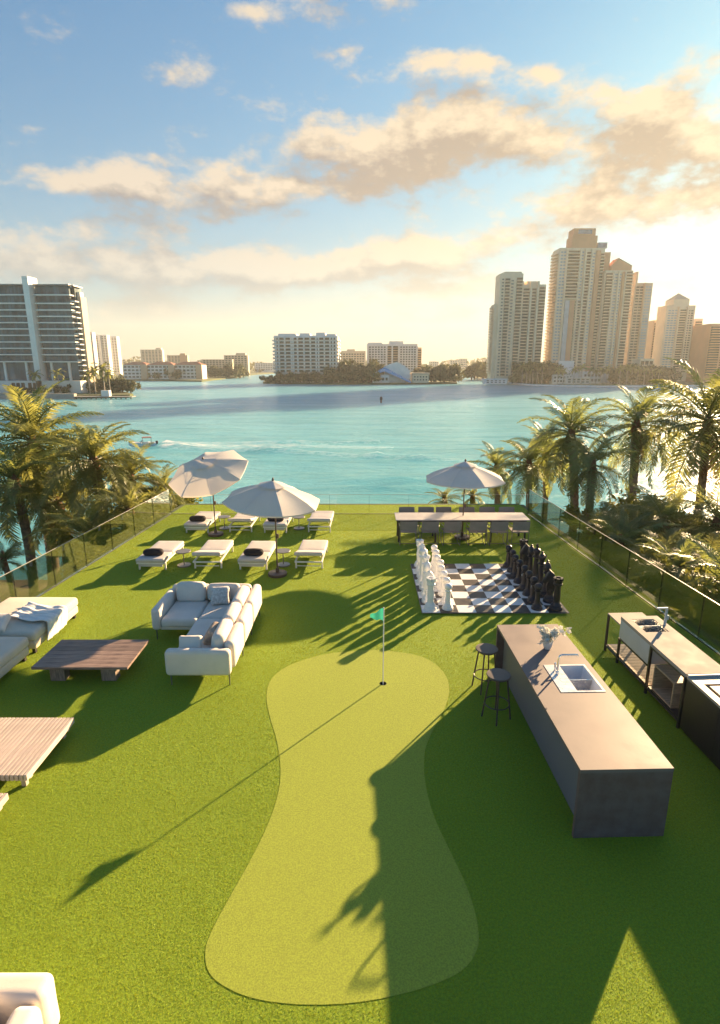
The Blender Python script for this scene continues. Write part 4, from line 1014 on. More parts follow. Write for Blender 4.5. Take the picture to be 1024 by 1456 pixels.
def shrub(label, X, Y, Z, rad, mesh, group=None, sc=(1, 1, 1)):
    t = thing('shrub', label, 'shrub', (X, Y, LAND_Z), random.uniform(0, 6), group)
    obj('foliage', mesh, None, t, loc=(0, 0, Z - LAND_Z)).scale = [rad * s_ for s_ in sc]
    for k in range(4):
        a = k * 1.6; obj('stem', MB().tube([(.1 * math.cos(a), .1 * math.sin(a), -.05), (.3 * rad * math.cos(a), .3 * rad * math.sin(a), (Z - LAND_Z) * .7), (.45 * rad * math.cos(a), .45 * rad * math.sin(a), Z - LAND_Z)], [.05, .04, .015], 5), m_bark, t)
SHM = [leaf_cloud('shrub_foliage', 2600, 1.0, .075, m_leaf, s_, .9, 12) for s_ in (1, 2, 3)]
SHR = [(862, 765, 24, 1.5), (905, 752, 25, 1.9), (940, 752, 26, 1.6), (950, 850, 14.5, 1.3), (850, 800, 21, 1.4), (1030, 900, 11.5, 1.2), (985, 900, 12.5, 1.1),
       (175, 770, 24, 1.5), (215, 735, 26, 1.4), (140, 800, 22, 1.2), (245, 715, 30, 1.3), (870, 835, 17, 1.3)]
for i, (x, y, Y, rd_) in enumerate(SHR):
    X, _, Z = atY(x, y, Y); right = x > 500
    shrub('yellow-green leafy shrub among the palms right of the terrace' if right else 'yellow-green leafy shrub among the palms left of the terrace', X, Y, Z, rd_, SHM[i % 3], 'shrubs right of the terrace' if right else 'shrubs left of the terrace', (1, 1, 1.25))
# timber jetty at lower left
jt = thing('wooden_jetty', 'weathered plank jetty at the water edge beyond the left balustrade', 'jetty', (-19.5, 26.4, LAND_Z))
jm = MB().box(-7.5, 7.5, .006, .174, 0, .05).mesh('plank'); jm.materials.append(M('jetty_wood', (.22, .155, .11), .75, .35, 3, .2, 20, stretch=(.5, 6, 6), rnd=.25))
for i in range(20): obj('plank', jm, None, jt, loc=(0, i * .18, .12))
for x in (-6, -2, 2, 6): obj('post', MB().tube([(x, 3.7, -2), (x, 3.7, .55)], .11, 8), m_bark, jt, True, 40)
obj('bearer', MB().box(-7.4, 7.4, .3, .5, .0, .118).box(-7.4, 7.4, 3.0, 3.2, .0, .118), m_bark, jt)

TRM = [leaf_cloud('tree_crown', 620, 1.0, .19, m_tree, 40 + s_, .8, 10) for s_ in range(4)]
TKM = MB().tube([(0, 0, -.2), (.02, .01, .5), (0, 0, 1.0)], [.05, .035, .02], 6).mesh('trunk'); TKM.materials.append(m_bark)
def tree(X, Y, h_, wid, label, group, bz=LAND_Z):
    t = thing('broadleaf_tree', label, 'tree', (X, Y, bz), random.uniform(0, 6), group)
    a = obj('trunk', TKM, None, t); a.scale = (h_, h_, h_ * .7)
    c = obj('crown', random.choice(TRM), None, t, loc=(0, 0, h_ * .47)); c.scale = (wid / 2, wid / 2, h_ * .62)
def row(x0, x1, n, ybase, hpx, label, group, dY=6, jit=.3):
    for i in range(n):
        x = x0 + (x1 - x0) * (i + .5) / n + random.uniform(-1, 1) * (x1 - x0) / n * .4
        X, Y = PW(x, ybase); Y += random.uniform(2, dY); h_ = hpx * Y / FPX * random.uniform(1 - jit, 1 + jit * .6)
        tree(X * Y / PW(x, ybase)[1], Y, h_, h_ * random.uniform(.8, 1.2), label, group)
row(376, 480, 17, 546.5, 16, 'dark bushy tree on the island shore below the long balconied block', 'island trees below the long block')
row(470, 530, 12, 546.5, 32, 'tall dark tree on the island between the balconied block and white pavilion', 'island trees by the pavilion', 12)
row(596, 650, 12, 545.5, 25, 'dark tree on the tip of the island past the white pavilion', 'trees on the island tip', 8)
row(668, 704, 8, 541, 24, 'hazy tree on the east shore left of the twin tower', 'trees left of the twin tower', 25)
row(735, 785, 11, 548, 30, 'tree in front of the twin towers on the east shore', 'trees in front of the towers', 10)
row(868, 950, 17, 549, 27, 'tree in the dense row below the stepped towers', 'trees below the stepped towers', 12)
row(95, 190, 16, 563, 26, 'golden tree on the point of the left peninsula', 'trees on the left peninsula', 14)
row(20, 95, 9, 564, 14, 'low tree in front of the glass office block', 'trees before the glass block', 5)
row(212, 262, 10, 541, 18, 'tree in front of the white low-rise with red roofs', 'trees before the low-rise', 8)
row(288, 350, 14, 538.5, 18, 'tree along the channel bank right of the red roofed low-rise', 'trees along the channel', 40)
row(165, 215, 6, 540.5, 9, 'low tree by the waterfront wall of the low-rise', 'low trees by the waterfront wall', 5)
# far palms as things with trunk and crown
fpc = MB()
for i in range(13):
    az = i * 2.4; el = R(70 - i * 8); p0 = Vector((0, 0, 0)); pts = [p0]
    for k in range(4):
        e2 = el - R(24) * k; p0 = p0 + Vector((math.cos(az) * math.cos(e2), math.sin(az) * math.cos(e2), math.sin(e2))) * .27; pts.append(p0)
    sd = Vector((-math.sin(az), math.cos(az), 0))
    for k in range(4):
        w0, w1 = (.05, .13, .15, .10, .0)[k], (.05, .13, .15, .10, .0)[k + 1]; dn = Vector((0, 0, -.07))
        for s_ in (-1, 1):
            o = len(fpc.v); fpc.v += [tuple(pts[k]), tuple(pts[k + 1]), tuple(pts[k + 1] + sd * s_ * w1 + dn), tuple(pts[k] + sd * s_ * w0 + dn)]; fpc.f.append((o, o + 1, o + 2, o + 3))
fpm = fpc.mesh('crown'); fpm.materials.append(m_frond)
ftm = MB().tube([(0, 0, -.05), (.01, 0, .5), (0, 0, 1)], [.028, .02, .016], 6).mesh('trunk'); ftm.materials.append(M('pale_palm_bark', (.42, .35, .28), .8, .1, 4))
def far_palm(x, ybase, hpx, label, group, dY=3):
    X, Y = PW(x, ybase); Y2 = Y + dY; X *= Y2 / Y; h_ = hpx * Y2 / FPX
    t = thing('palm_tree', label, 'palm', (X, Y2, LAND_Z), random.uniform(0, 6), group)
    a = obj('trunk', ftm, None, t); a.scale = (h_ * .8, h_ * .8, h_ * .78)
    c = obj('crown', fpm, None, t, loc=(0, 0, h_ * .78)); c.scale = (h_ * .34,) * 3
for x in (742, 748, 753, 757, 763, 770): far_palm(x, 548.5, 30 + random.uniform(-4, 4), 'far palm with pale trunk in front of the twin tower', 'far palms before the twin tower')
for x in (792, 800, 815, 826, 838, 846, 853, 861): far_palm(x, 549.5, 27 + random.uniform(-5, 5), 'far palm beside the pale terraces under the tallest tower', 'far palms under the tallest tower')
for x in (880, 890, 897, 905, 915, 926, 935): far_palm(x, 549.5, 26 + random.uniform(-4, 4), 'far palm along the seawall below the stepped tower', 'far palms along the seawall')
for x, hp in ((54, 34), (86, 36)): far_palm(x, 565, hp, 'palm standing against the white base of the glass block', 'palms at the glass block', 6)
for x, hp in ((137, 40), (150, 46), (158, 36), (129, 34)): far_palm(x, 565.5, hp, 'golden palm on the point of the left peninsula', 'palms on the peninsula point', 5)

# ------------------------------------------------------------------ distant buildings
m_bw = M('white_render', (.70, .68, .66), .7, .06, .3); m_bc = M('cream_render', (.70, .56, .41), .7, .06, .2); m_bp = M('peach_render', (.56, .27, .15), .7, .06, .2)
m_bt = M('tan_render', (.52, .39, .28), .75, .08, .2); m_win = M('window_glass', (.035, .028, .024), .4, .25, .5, spec=.2); m_winb = M('blue_window_glass', (.13, .20, .26), .3, .3, .35, spec=.4)
m_wing = M('grey_green_glass', (.07, .125, .155), .35, .5, .12, spec=.12, stretch=(3, 1, 1)); m_mul = M('mullion_metal', (.05, .07, .08), .5); m_roofr = M('red_tile_roof', (.33, .12, .07), .8, .2, .5); m_rb = M('blue_roof', (.08, .32, .62), .5, .08, .4)
m_pane = M('pale_glass', (.36, .38, .42), .2, .12, .3, spec=.8)
def PZ(y, Y): return ZS(CX, y, Y)
class Bld:
    """facade facing the camera (-Y) built from vertical sections"""
    def __init__(s, name, label, cat, x0, x1, ytop, Y, depth, wall, group=None, ybase=None, base_z=LAND_Z):
        s.Y = Y; s.X0 = XS(x0, ytop, Y); s.X1 = XS(x1, ytop, Y); s.px0 = x0; s.px1 = x1
        s.zt = PZ(ytop, Y); s.cx = (s.X0 + s.X1) / 2; s.H = s.zt - base_z; s.W = s.X1 - s.X0; s.D = depth; s.bz = base_z
        s.t = thing(name, label, cat, (s.cx, Y, base_z), 0, group); s.wall = wall
        s.L = -s.W / 2; s.Rr = s.W / 2
    def u(s, f): return s.L + s.W * f
    def z(s, y): return PZ(y, s.Y) - s.bz
    def core(s, z1=None, x0=0., x1=1., d0=1.2, mat=None, name='wall', dd=0):
        return bx(name, s.u(x0), s.u(x1), d0, s.D + dd, 0 if z1 is None or z1 >= 0 else 0, z1 or s.H, mat or s.wall, s.t)
    def balconies(s, f0, f1, z0, z1, n, out=.6, rec=.9, slab=None, win=None, rail=True, name='balcony_stack'):
        a, b = s.u(f0), s.u(f1); h_ = (z1 - z0) / n; mb = MB(); w_ = MB()
        for i in range(n):
            z = z0 + i * h_
            mb.box(a, b, -out, rec + .2, z, z + .28)
            if rail: mb.box(a + .02, b - .02, -out + .02, -out + .1, z + .281, z + .281 + h_ * .16)
        w_.box(a + .01, b - .01, rec, rec + .25, z0, z1)
        tag(obj(name, mb, slab or s.wall, s.t), kind='stuff'); obj('balcony_glazing', w_, win or m_win, s.t)
    def windows(s, f0, f1, z0, z1, n, cols, fw=.6, fh=.5, win=None, proud=.03, d=1.2, name='window_stack'):
        a, b = s.u(f0), s.u(f1); h_ = (z1 - z0) / n; cw_ = (b - a) / cols; w_ = MB()
        for i in range(n):
            for c in range(cols):
                xc = a + (c + .5) * cw_; z = z0 + i * h_ + h_ * .3
                w_.box(xc - cw_ * fw / 2, xc + cw_ * fw / 2, d - proud, d + .15, z, z + h_ * fh)
        tag(obj(name, w_, win or m_win, s.t), kind='stuff')
    def pier(s, f, w_, z0, z1, out=.3, mat=None, d=1.19, name='pier'):
        x = s.u(f); bx(name, x - w_ / 2, x + w_ / 2, -out, d, z0, z1, mat or s.wall, s.t)
    def side_balconies(s, side, z0, z1, n, out=1.6, y0=2, y1=9):
        mb = MB(); h_ = (z1 - z0) / n; X = s.L if side < 0 else s.Rr
        for i in range(n):
            z = z0 + i * h_; xa, xb = (X - out, X + .02) if side < 0 else (X - .02, X + out)
            mb.box(xa, xb, y0, y1, z, z + .3); mb.box(xa if side < 0 else xb - .1, xa + .1 if side < 0 else xb, y0, y1, z + .301, z + 1.1)
        tag(obj('side_balcony_stack', mb, s.wall, s.t), kind='stuff')
    def box(s, name, f0, f1, d0, d1, y0, y1, mat):
        return bx(name, s.u(f0), s.u(f1), d0, d1, s.z(y0), s.z(y1), mat, s.t)

YR = PW(800, 549)[1]
# twin tower
b = Bld('residential_tower', 'cream twin-slab residential tower left of the tallest tower', 'tower', 709, 778, 400, YR + 30, 13, m_bc)
b.core(b.z(404), .42, 1.0); b.core(b.z(389), .03, .50, d0=-.6, name='wall')
n = 31
b.windows(.05, .13, 4, b.z(395), n, 1, .5, .4, d=-.6); b.windows(.24, .33, 4, b.z(397), n, 1, .55, .4, d=-.6, win=M('dark_window', (.05, .045, .04), .3, .2, .5))
bs_ = Bld.balconies
b.balconies(.135, .235, 4, b.z(396), n, 1.9, -.75); b.balconies(.37, .49, 4, b.z(395), n, 1.9, -.75)
b.balconies(.52, .66, 4, b.z(410), n - 2, .3, .8); b.balconies(.71, .80, 4, b.z(410), n - 2, .3, .8); b.balconies(.86, .99, 4, b.z(408), n - 2, .3, .8)
for f in (.345, .505, .685, .83): b.pier(f, 1.2, 0, b.z(400), .9 if f < .5 else .4, d=-.61 if f < .5 else 1.19)
b.box('penthouse', .12, .48, 1, 12, 389, 386, m_bc); b.box('penthouse', .62, .86, 3, 12, 404, 399, m_bc)
b.core(b.z(432), -.04, .028, d0=2, name='side_wing'); b.L0 = b.L; b.L = b.u(-.04); b.side_balconies(-1, 6, b.z(434), 26, 1.2, 4, 12)
# tallest tower
b = Bld('residential_tower', 'tallest stepped peach and cream tower with a flat peach crown', 'tower', 797, 862, 352, YR + 36, 15, m_bc)
b.core(); n = 38
b.box('crown_block', .28, .82, 2, 14, 351.9, 334, m_bp); b.box('crown_block', .30, .78, 3, 13, 333.9, 323, m_bp); b.box('crown_window', .40, .70, 2.8, 3.1, 331, 325, m_winb); b.box('crown_glass_room', .84, 1.04, 1.5, 12, 352, 344, m_winb)
b.windows(.03, .16, 8, b.z(356), n, 2, .75, .5, win=m_pane); b.balconies(.17, .46, b.z(425), b.z(356), 15, .4, 1.0); b.box('bay', .20, .30, -.2, 1.19, 548, 427, m_pane); b.box('bay', .31, .42, -.1, 1.19, 545, 427, m_bp)
b.windows(.48, .55, 8, b.z(356), n, 1, .8, .5, win=m_pane); b.balconies(.43, .57, 8, b.z(428), 25, .4, 1.0); b.balconies(.58, .70, 8, b.z(358), n, .3, 1.0); b.windows(.72, .80, 8, b.z(358), n, 1, .8, .5, win=m_pane); b.box('bay', .81, .90, -.1, 1.19, 530, 356, m_bp); b.balconies(.905, .995, 8, b.z(360), n, .3, 1.0)
for f in (.165, .465, .575, .71): b.pier(f, .9, 0, b.z(354), .5)
b.side_balconies(-1, 8, b.z(356), n, 2.0, 2, 12)
b.box('podium', .0, .9, -14, 1.1, 556, 528, m_bw); b.box('podium', .1, .45, -6, 1.1, 527.8, 513, m_bw)
# second stepped tower
b = Bld('residential_tower', 'stepped cream tower with a gabled peach top attached to the tallest tower', 'tower', 863, 902, 384, YR + 32, 15, m_bc)
b.core(); n = 33
b.box('crown_block', -.02, .22, 6, 14, 383.9, 356, m_bp)
gx0, gx1 = b.u(.24), b.u(.98); z0, z1, z2 = b.z(383.9), b.z(377), b.z(366); xm = b.u(.46)
obj('gable', MB().add([(gx0, 3, z0), (gx1, 3, z0), (gx1, 3, z1), (xm, 3, z2), (gx0, 3, z1), (gx0, 13, z0), (gx1, 13, z0), (gx1, 13, z1), (xm, 13, z2), (gx0, 13, z1)], [(4, 3, 2, 1, 0), (5, 6, 7, 8, 9), (0, 1, 6, 5), (1, 2, 7, 6), (3, 4, 9, 8), (4, 0, 5, 9)]), m_bp, b.t)
obj('gable_roof', MB().add([(xm, 2.8, z2 + .2), (gx1 + .2, 2.8, z1 + .2), (gx1 + .2, 13.2, z1 + .2), (xm, 13.2, z2 + .2)], [(0, 1, 2, 3)]), m_winb, b.t)
b.balconies(.02, .27, 8, b.z(388), n, .5, 1.0); b.windows(.29, .46, 8, b.z(388), n, 2, .85, .5, win=m_pane); b.windows(.48, .60, 8, b.z(388), n, 1, .7, .5, win=m_pane); b.box('bay', .61, .70, -.1, 1.19, 530, 386, m_bp); b.balconies(.72, .99, 8, b.z(386), n, 1.2, 1.0)
for f in (.28, .47, .71): b.pier(f, .8, 0, b.z(386), .5)
b.box('podium', .0, 1.0, -10, 1.1, 554, 530, m_bw)
b = Bld('residential_tower', 'narrow tan slab tower at the right flank of the stepped towers', 'tower', 905, 930, 402, YR + 46, 12, m_bt)
b.core(); b.windows(.06, .50, 6, b.z(406), 31, 2, .8, .45); b.windows(.56, .95, 6, b.z(406), 31, 2, .85, .6, win=m_pane); b.pier(.53, .9, 0, b.z(402), .4); b.box('parapet', .0, .1, 1, 10, 402, 386, m_bt)
b = Bld('residential_tower', 'short tan tower between the stepped towers and the pyramid-topped tower', 'tower', 932, 946, 455, YR + 75, 10, m_bt)
b.core(); b.balconies(.05, .5, 4, b.z(459), 21, .4, 1.0); b.windows(.55, .95, 4, b.z(459), 21, 2, .7, .45)
b = Bld('residential_tower', 'cream tower crowned by a small pyramid roof', 'tower', 950, 991, 434, YR + 60, 14, m_bc)
b.core(); b.windows(.06, .40, 6, b.z(440), 26, 3, .8, .55, win=m_pane); b.balconies(.44, .70, 6, b.z(440), 26, .4, 1.0); b.windows(.74, .96, 6, b.z(440), 26, 2, .7, .5)
b.box('crown_block', .24, .78, 2, 13.5, 433.9, 425, m_bc)
pz0, pz1 = b.z(425), b.z(415); xa, xb = b.u(.24), b.u(.78)
obj('pyramid_roof', MB().add([(xa, 2, pz0), (xb, 2, pz0), (xb, 13.5, pz0), (xa, 13.5, pz0), ((xa + xb) / 2, 7.5, pz1)], [(0, 1, 4), (1, 2, 4), (2, 3, 4), (3, 0, 4), (3, 2, 1, 0)]), m_bt, b.t)
for f in (.42, .72): b.pier(f, .9, 0, b.z(436), .4)
b = Bld('residential_tower', 'cream slab right behind the pyramid-topped tower', 'tower', 990, 1001, 453, YR + 85, 10, m_bc)
b.core(); b.balconies(.1, .95, 4, b.z(457), 23, .6, 1.0)
b = Bld('residential_tower', 'peach tower standing alone past the pyramid-topped tower', 'tower', 1013, 1050, 460, YR + 40, 26, m_bp)
b.core(); b.balconies(.02, .45, 4, b.z(464), 20, .8, 1.0); b.windows(.5, .95, 4, b.z(464), 20, 3, .7, .5)
b = Bld('garden_pavilion', 'low colonnaded pavilion with square bays under the stepped towers', 'pavilion', 912, 932, 510, YR + 14, 12, m_bc)
b.core()
for i in range(3):
    for j in range(3):
        a_, c_ = b.u(.06 + i * .31), b.u(.31 + i * .31); zz = b.H * (.36 + .2 * j); bx('window', a_, c_, 1.1, 1.3, zz, zz + b.H * .15, m_win, b.t)
# centre island blocks
YI = PW(480, 547)[1]
b = Bld('apartment_block', 'long white ten-storey balconied block on the island', 'apartment block', 389, 480, 477, YI + 14, 26, m_bw)
b.core(d0=2.2); n = 10; z0 = 6; z1 = b.z(480)
h_ = (z1 - z0) / n
for i in range(n + 1): bx('floor_slab', b.L - .3, b.Rr + .3, -.8, 2.19, z0 + i * h_, z0 + i * h_ + .45, m_bw, b.t)
obj('glazing', MB().box(b.L + .2, b.Rr - .2, 1.8, 2.15, z0, z1), m_win, b.t)
for i, f in enumerate((.03, .075, .17, .27, .30, .37, .47, .57, .66, .70, .79, .88, .925, .975)): bx('column', b.u(f) - .45, b.u(f) + .45, -.5, 1.79, 0, z1 - .01, m_bw, b.t)
rl_ = MB()
for i in range(n): rl_.box(b.L, b.Rr, -.78, -.72, z0 + i * h_ + .451, z0 + i * h_ + .95)
tag(obj('balcony_rail', rl_, m_bt, b.t), kind='stuff')
b.box('penthouse', .06, .34, 4, 20, 477, 474, m_bw); b.box('penthouse', .40, .56, 4, 20, 477, 473.5, m_bw); b.box('penthouse', .66, .80, 4, 20, 477, 472.5, m_bw); b.box('penthouse', .82, .97, 4, 20, 477, 474.5, m_bw)
b.side_balconies(-1, z0, z1, n, 1.4, 3, 14); b.side_balconies(1, z0, z1, n, 1.6, 3, 14)
b = Bld('apartment_block', 'small cream block behind the island trees', 'apartment block', 482, 520, 499, YI + 170, 24, m_bc)
b.core(); b.windows(.04, .96, 3, b.z(502), 9, 9, .6, .45); b.box('penthouse', .3, .6, 3, 14, 499, 496.5, m_bc)
b = Bld('apartment_block', 'white stepped block with brown centre bays behind the pavilion', 'apartment block', 522, 594, 489, YI + 60, 26, m_bw)
b.core(); z1 = b.z(492)
b.windows(.03, .38, 4, z1, 12, 6, .6, .5); b.balconies(.40, .62, 4, z1, 12, .5, 1.0, slab=m_bt); b.windows(.65, .98, 4, z1, 12, 6, .6, .5)
for f in (.015, .39, .50, .63, .99): b.pier(f, 1.1, 0, z1, .7)
b.box('penthouse', .45, .72, 3, 18, 489, 485, m_bw); b.box('penthouse', .02, .30, 3, 18, 489, 487, m_bw)
b = Bld('apartment_block', 'tan end block at the right of the white stepped block', 'apartment block', 592, 600, 494, YI + 66, 20, m_bt)
b.core(); b.balconies(.1, .9, 4, b.z(497), 11, .4, 1.0)
# white pavilion with blue roof
b = Bld('waterfront_pavilion', 'white sail-shaped pavilion with a sky blue roof at the island edge', 'pavilion', 530, 586, 530, YI + 4, 18, m_bw)
zb = b.z(530); W_ = b.W
bx('wall', b.u(.0), b.u(.42), 0, 12, 0, b.z(533), m_bw, b.t)
for i in range(4): bx('window', b.u(.06 + i * .09), b.u(.115 + i * .09), -.05, .1, b.z(541), b.z(537), m_win, b.t)
obj('roof', MB().add([(b.u(-.04), -.8, b.z(533)), (b.u(.30), -.8, b.z(523)), (b.u(.98), -.8, b.z(543)), (b.u(-.04), 12, b.z(530)), (b.u(.30), 12, b.z(521)), (b.u(.98), 12, b.z(540)), (b.u(-.04), -.8, b.z(534.5)), (b.u(.30), -.8, b.z(528)), (b.u(.98), -.8, b.z(545)), (b.u(-.04), 12, b.z(534)), (b.u(.30), 12, b.z(528)), (b.u(.98), 12, b.z(545))], [(0, 1, 4, 3), (1, 2, 5, 4), (0, 6, 7, 1), (1, 7, 8, 2), (6, 9, 10, 7), (7, 10, 11, 8), (2, 8, 11, 5), (0, 3, 9, 6), (3, 4, 10, 9), (4, 5, 11, 10)]), m_rb, b.t)
sh_ = MB(); nn = 8
for (d, k) in ((4, 1.0), (16, .9)):
    sh_.v += [(b.u(.30), d, 0), (b.u(.94), d, 0), (b.u(.96), d, b.z(527) * k), (b.u(.78), d, b.z(519) * k), (b.u(.62), d, b.z(514.5) * k), (b.u(.42), d, b.z(518) * k), (b.u(.30), d, b.z(522) * k)]
sh_.f = [(0, 1, 2, 3, 4, 5, 6), (13, 12, 11, 10, 9, 8, 7)] + [(i, i + 7, (i + 1) % 7 + 7, (i + 1) % 7) for i in range(7)]
obj('sail_shell', sh_, m_bw, b.t)
b = Bld('garden_pavilion', 'low cream terrace house right of the white sail pavilion', 'house', 587, 610, 533, YI + 4, 12, m_bc)
b.core(); b.windows(.05, .95, 1, b.z(534), 2, 5, .5, .5); b.box('roof', -.05, 1.05, .6, 13, 533, 530, m_bt)
# left peninsula: glass office block
YL = YP + 22
b = Bld('glass_office_block', 'glass block with white floor slabs and a tall white fin', 'office block', -60, 106, 405, YL, 9, m_bw)
fr = lambda x: (x + 60) / 166.
ztop = b.z(404); zf = b.z(514)
b.core(b.H - .5, fr(-60), fr(100), d0=3.0, mat=m_wing)
lev = [404, 418.5, 430.5, 440, 449, 458, 467, 476, 485.5, 494.5, 503.5, 513.5]
for i in range(len(lev)):
    z = b.z(lev[i])
    bx('floor_slab', b.u(fr(-60)), b.u(fr(37)), -1.0, 2.9, z - .45, z, m_bw if i else m_gmetal, b.t); bx('floor_slab', b.u(fr(48)), b.u(fr(99)), -1.0, 2.9, z - .5, z - .05, m_bw if i else m_gmetal, b.t)
    if i < len(lev) - 1:
        zl = b.z(lev[i + 1])
        for (xa, xb) in ((-60, 37), (48, 96)):
            g_ = bx('glass_band', b.u(fr(xa)), b.u(fr(xb)), .6, 2.0, zl + .001, z - .451, m_wing, b.t)
            ml = MB(); k = int((b.u(fr(xb)) - b.u(fr(xa))) / 1.6)
            for q_ in range(k): X_ = b.u(fr(xa)) + (q_ + .5) * 1.6; ml.box(X_ - .05, X_ + .05, .5, .6, zl + .01, z - .46)
            tag(obj('mullion_row', ml, m_mul, g_), kind='stuff'); 
bx('fin', b.u(fr(38)), b.u(fr(46)), -3.0, 4, 0, b.z(394), m_bw, b.t)
b.box('lobby_glass', fr(-60), fr(37), 1.2, 2.0, 541, 514.5, m_wing); b.box('lobby_glass', fr(48), fr(96), 1.2, 2.0, 541, 514.5, m_wing)
for x in (-40, -12, 20, 57, 83): b.pier(fr(x), .9, b.z(541), b.z(514.4), -.4, m_bw, d=1.19)
b.box('podium', fr(-60), fr(103), -3, 2.9, 561, 541.2, m_bw)
for x in (2, 9, 16, 26, 33): b.box('window', fr(x), fr(x + 5), -3.1, -2.9, 553, 544, m_win)
b.box('canopy', fr(96), fr(104), 0, 8, 406.5, 405, m_gmetal)
bx('stair_tower', b.u(fr(101)), b.u(fr(106)), 4, 8.9, 0, b.z(420), m_bt, b.t)
bb = MB(); k = 15; h_ = (b.z(421) - b.z(535)) / k
for i in range(k): bb.box(b.u(fr(97)), b.u(fr(104)), .2, 6, b.z(535) + i * h_, b.z(535) + i * h_ + .4)
tag(obj('balcony_stack', bb, m_bw, b.t), kind='stuff')
b.box('plant_room', fr(100), fr(104), 5, 8, 420, 413, m_bw)
# seawall and dock
tag(bx('seawall', -420, PW(110, 567)[0], YP - 2.2, YP - .05, WATER_Z - 1, LAND_Z + 1.0, m_conc), 'pale concrete seawall at the foot of the glass block', 'seawall')
dk = thing('boat_dock', 'low timber dock running to the tip of the left peninsula', 'dock', (PW(110, 567)[0], YP - 3, WATER_Z))
XE = PW(199, 566)[0] - PW(110, 567)[0]
obj('deck', MB().box(.1, XE, 0, 4, .75, 1.0), m_conc, dk)
for i in range(12): obj('pile', MB().tube([(1 + i * (XE - 1.5) / 11, .2, -1), (1 + i * (XE - 1.5) / 11, .2, .75)], .22, 6), m_bark, dk)
bx('dock_hut', PW(155, 566)[0], PW(155, 566)[0] + 3.0, YP - 1.6, YP + .4, LAND_Z + .0, LAND_Z + 2.2, m_bw)
tag(bpy.data.objects['dock_hut'], 'small white utility hut on the peninsula dock', 'hut')
# far left slabs
def simple(name, label, cat, x0, x1, yt, Y, wall, n, cols, depth=9, group=None):
    b_ = Bld(name, label, cat, x0, x1, yt, Y, depth, wall, group); b_.core(); b_.windows(.04, .96, 3, b_.H * .97, n, cols, .6, .5); return b_
b = simple('apartment_tower', 'pale slab tower just right of the glass block', 'tower', 112, 130, 472, 640, m_bw, 22, 4); b.pier(.5, 3, 0, b.H, 1.0); 
b = simple('apartment_tower', 'pale twin slab tower standing behind the peninsula trees', 'tower', 134, 151, 476, 660, m_bw, 22, 4); b.pier(.4, 3, 0, b.H, 1.0)
b = simple('apartment_tower', 'narrow pale tower at the end of the far left cluster', 'tower', 153, 165, 478, 680, m_bw, 22, 3)
b = simple('apartment_tower', 'tan paired block beyond the red roofed low-rise', 'apartment block', 199, 230, 497, 820, m_bc, 14, 6); b.box('penthouse', .7, .95, 2, 8, 497, 494.5, m_bc)
b = simple('apartment_tower', 'peach ended block beyond the red roofed low-rise', 'apartment block', 237, 266, 505, 800, m_bt, 11, 6); b.box('end_wall', .65, .92, -.5, 1.19, 519, 502.5, m_bp)
b = simple('apartment_tower', 'low tan block among trees beside the channel', 'apartment block', 286, 330, 511, 620, m_bt, 7, 9)
b = simple('apartment_tower', 'stepped tan block at the mouth of the channel', 'apartment block', 318, 352, 505, 640, m_bt, 9, 7); b.box('penthouse', .5, .9, 2, 8, 505, 502, m_bt)
b = simple('apartment_tower', 'faint pale block at the end of the channel', 'apartment block', 362, 392, 516, 900, m_bw, 4, 8)
b = Bld('lowrise_block', 'long white four-storey block with red tiled hip roofs on the left shore', 'apartment block', 174, 286, 519, PW(215, 541.5)[1] + 10, 16, m_bw)
b.core(); z1 = b.H
for i in range(4):
    for c in range(20):
        if c in (5, 12): continue
        x = b.u((c + .5) / 20); z = z1 * (.06 + .235 * i); bx('window', x - 1.1, x + 1.1, 1.12, 1.3, z + .5, z + z1 * .16, m_win, b.t)
for (a_, c_) in ((0., .30), (.31, .64), (.65, 1.0)):
    xa, xb = b.u(a_) - .6, b.u(c_) + .6; z = z1 + .01
    obj('roof', MB().add([(xa, .4, z), (xb, .4, z), (xb, 16.6, z), (xa, 16.6, z), (xa + 6, 8.5, z + 2.6), (xb - 6, 8.5, z + 2.6)], [(0, 1, 5, 4), (1, 2, 5), (2, 3, 4, 5), (3, 0, 4), (3, 2, 1, 0)]), m_roofr, b.t)
for f in (.27, .62, .97): b.pier(f, 5, 0, z1 * 1.02, .8, M('peach_wall', (.55, .36, .24), .7, .08, .3))
# low white terraces, seawall of the east shore
tag(obj('seawall', MB().tube([(PW(672, 539)[0], PW(672, 539)[1], LAND_Z - .2), (*PW(705, 545), LAND_Z - .2), (*PW(760, 550), LAND_Z - .2), (*PW(860, 552), LAND_Z - .2), (*PW(960, 551), LAND_Z - .2), (1400, 379, LAND_Z - .2)], .55, 6), m_bw), 'long pale seawall along the tower shore', 'seawall')
for i, (x0, x1, yt, dy) in enumerate(((787, 812, 534, 8), (806, 842, 538, 5), (830, 858, 530, 14), (690, 722, 540, 4))):
    b = Bld('terrace_house', ['white terrace building under the tallest tower beside the palms', 'low white pool terrace at the seawall below the tallest tower', 'white stepped terrace below the gable-topped tower', 'low white boathouse at the foot of the twin tower'][i], 'terrace', x0, x1, yt, YR + dy, 8, m_bw)
    b.core(); b.windows(.05, .95, .5, b.H * .95, 2, 5, .6, .5); b.box('roof', -.02, 1.02, .8, 9, yt, yt - 1.2, m_bw)
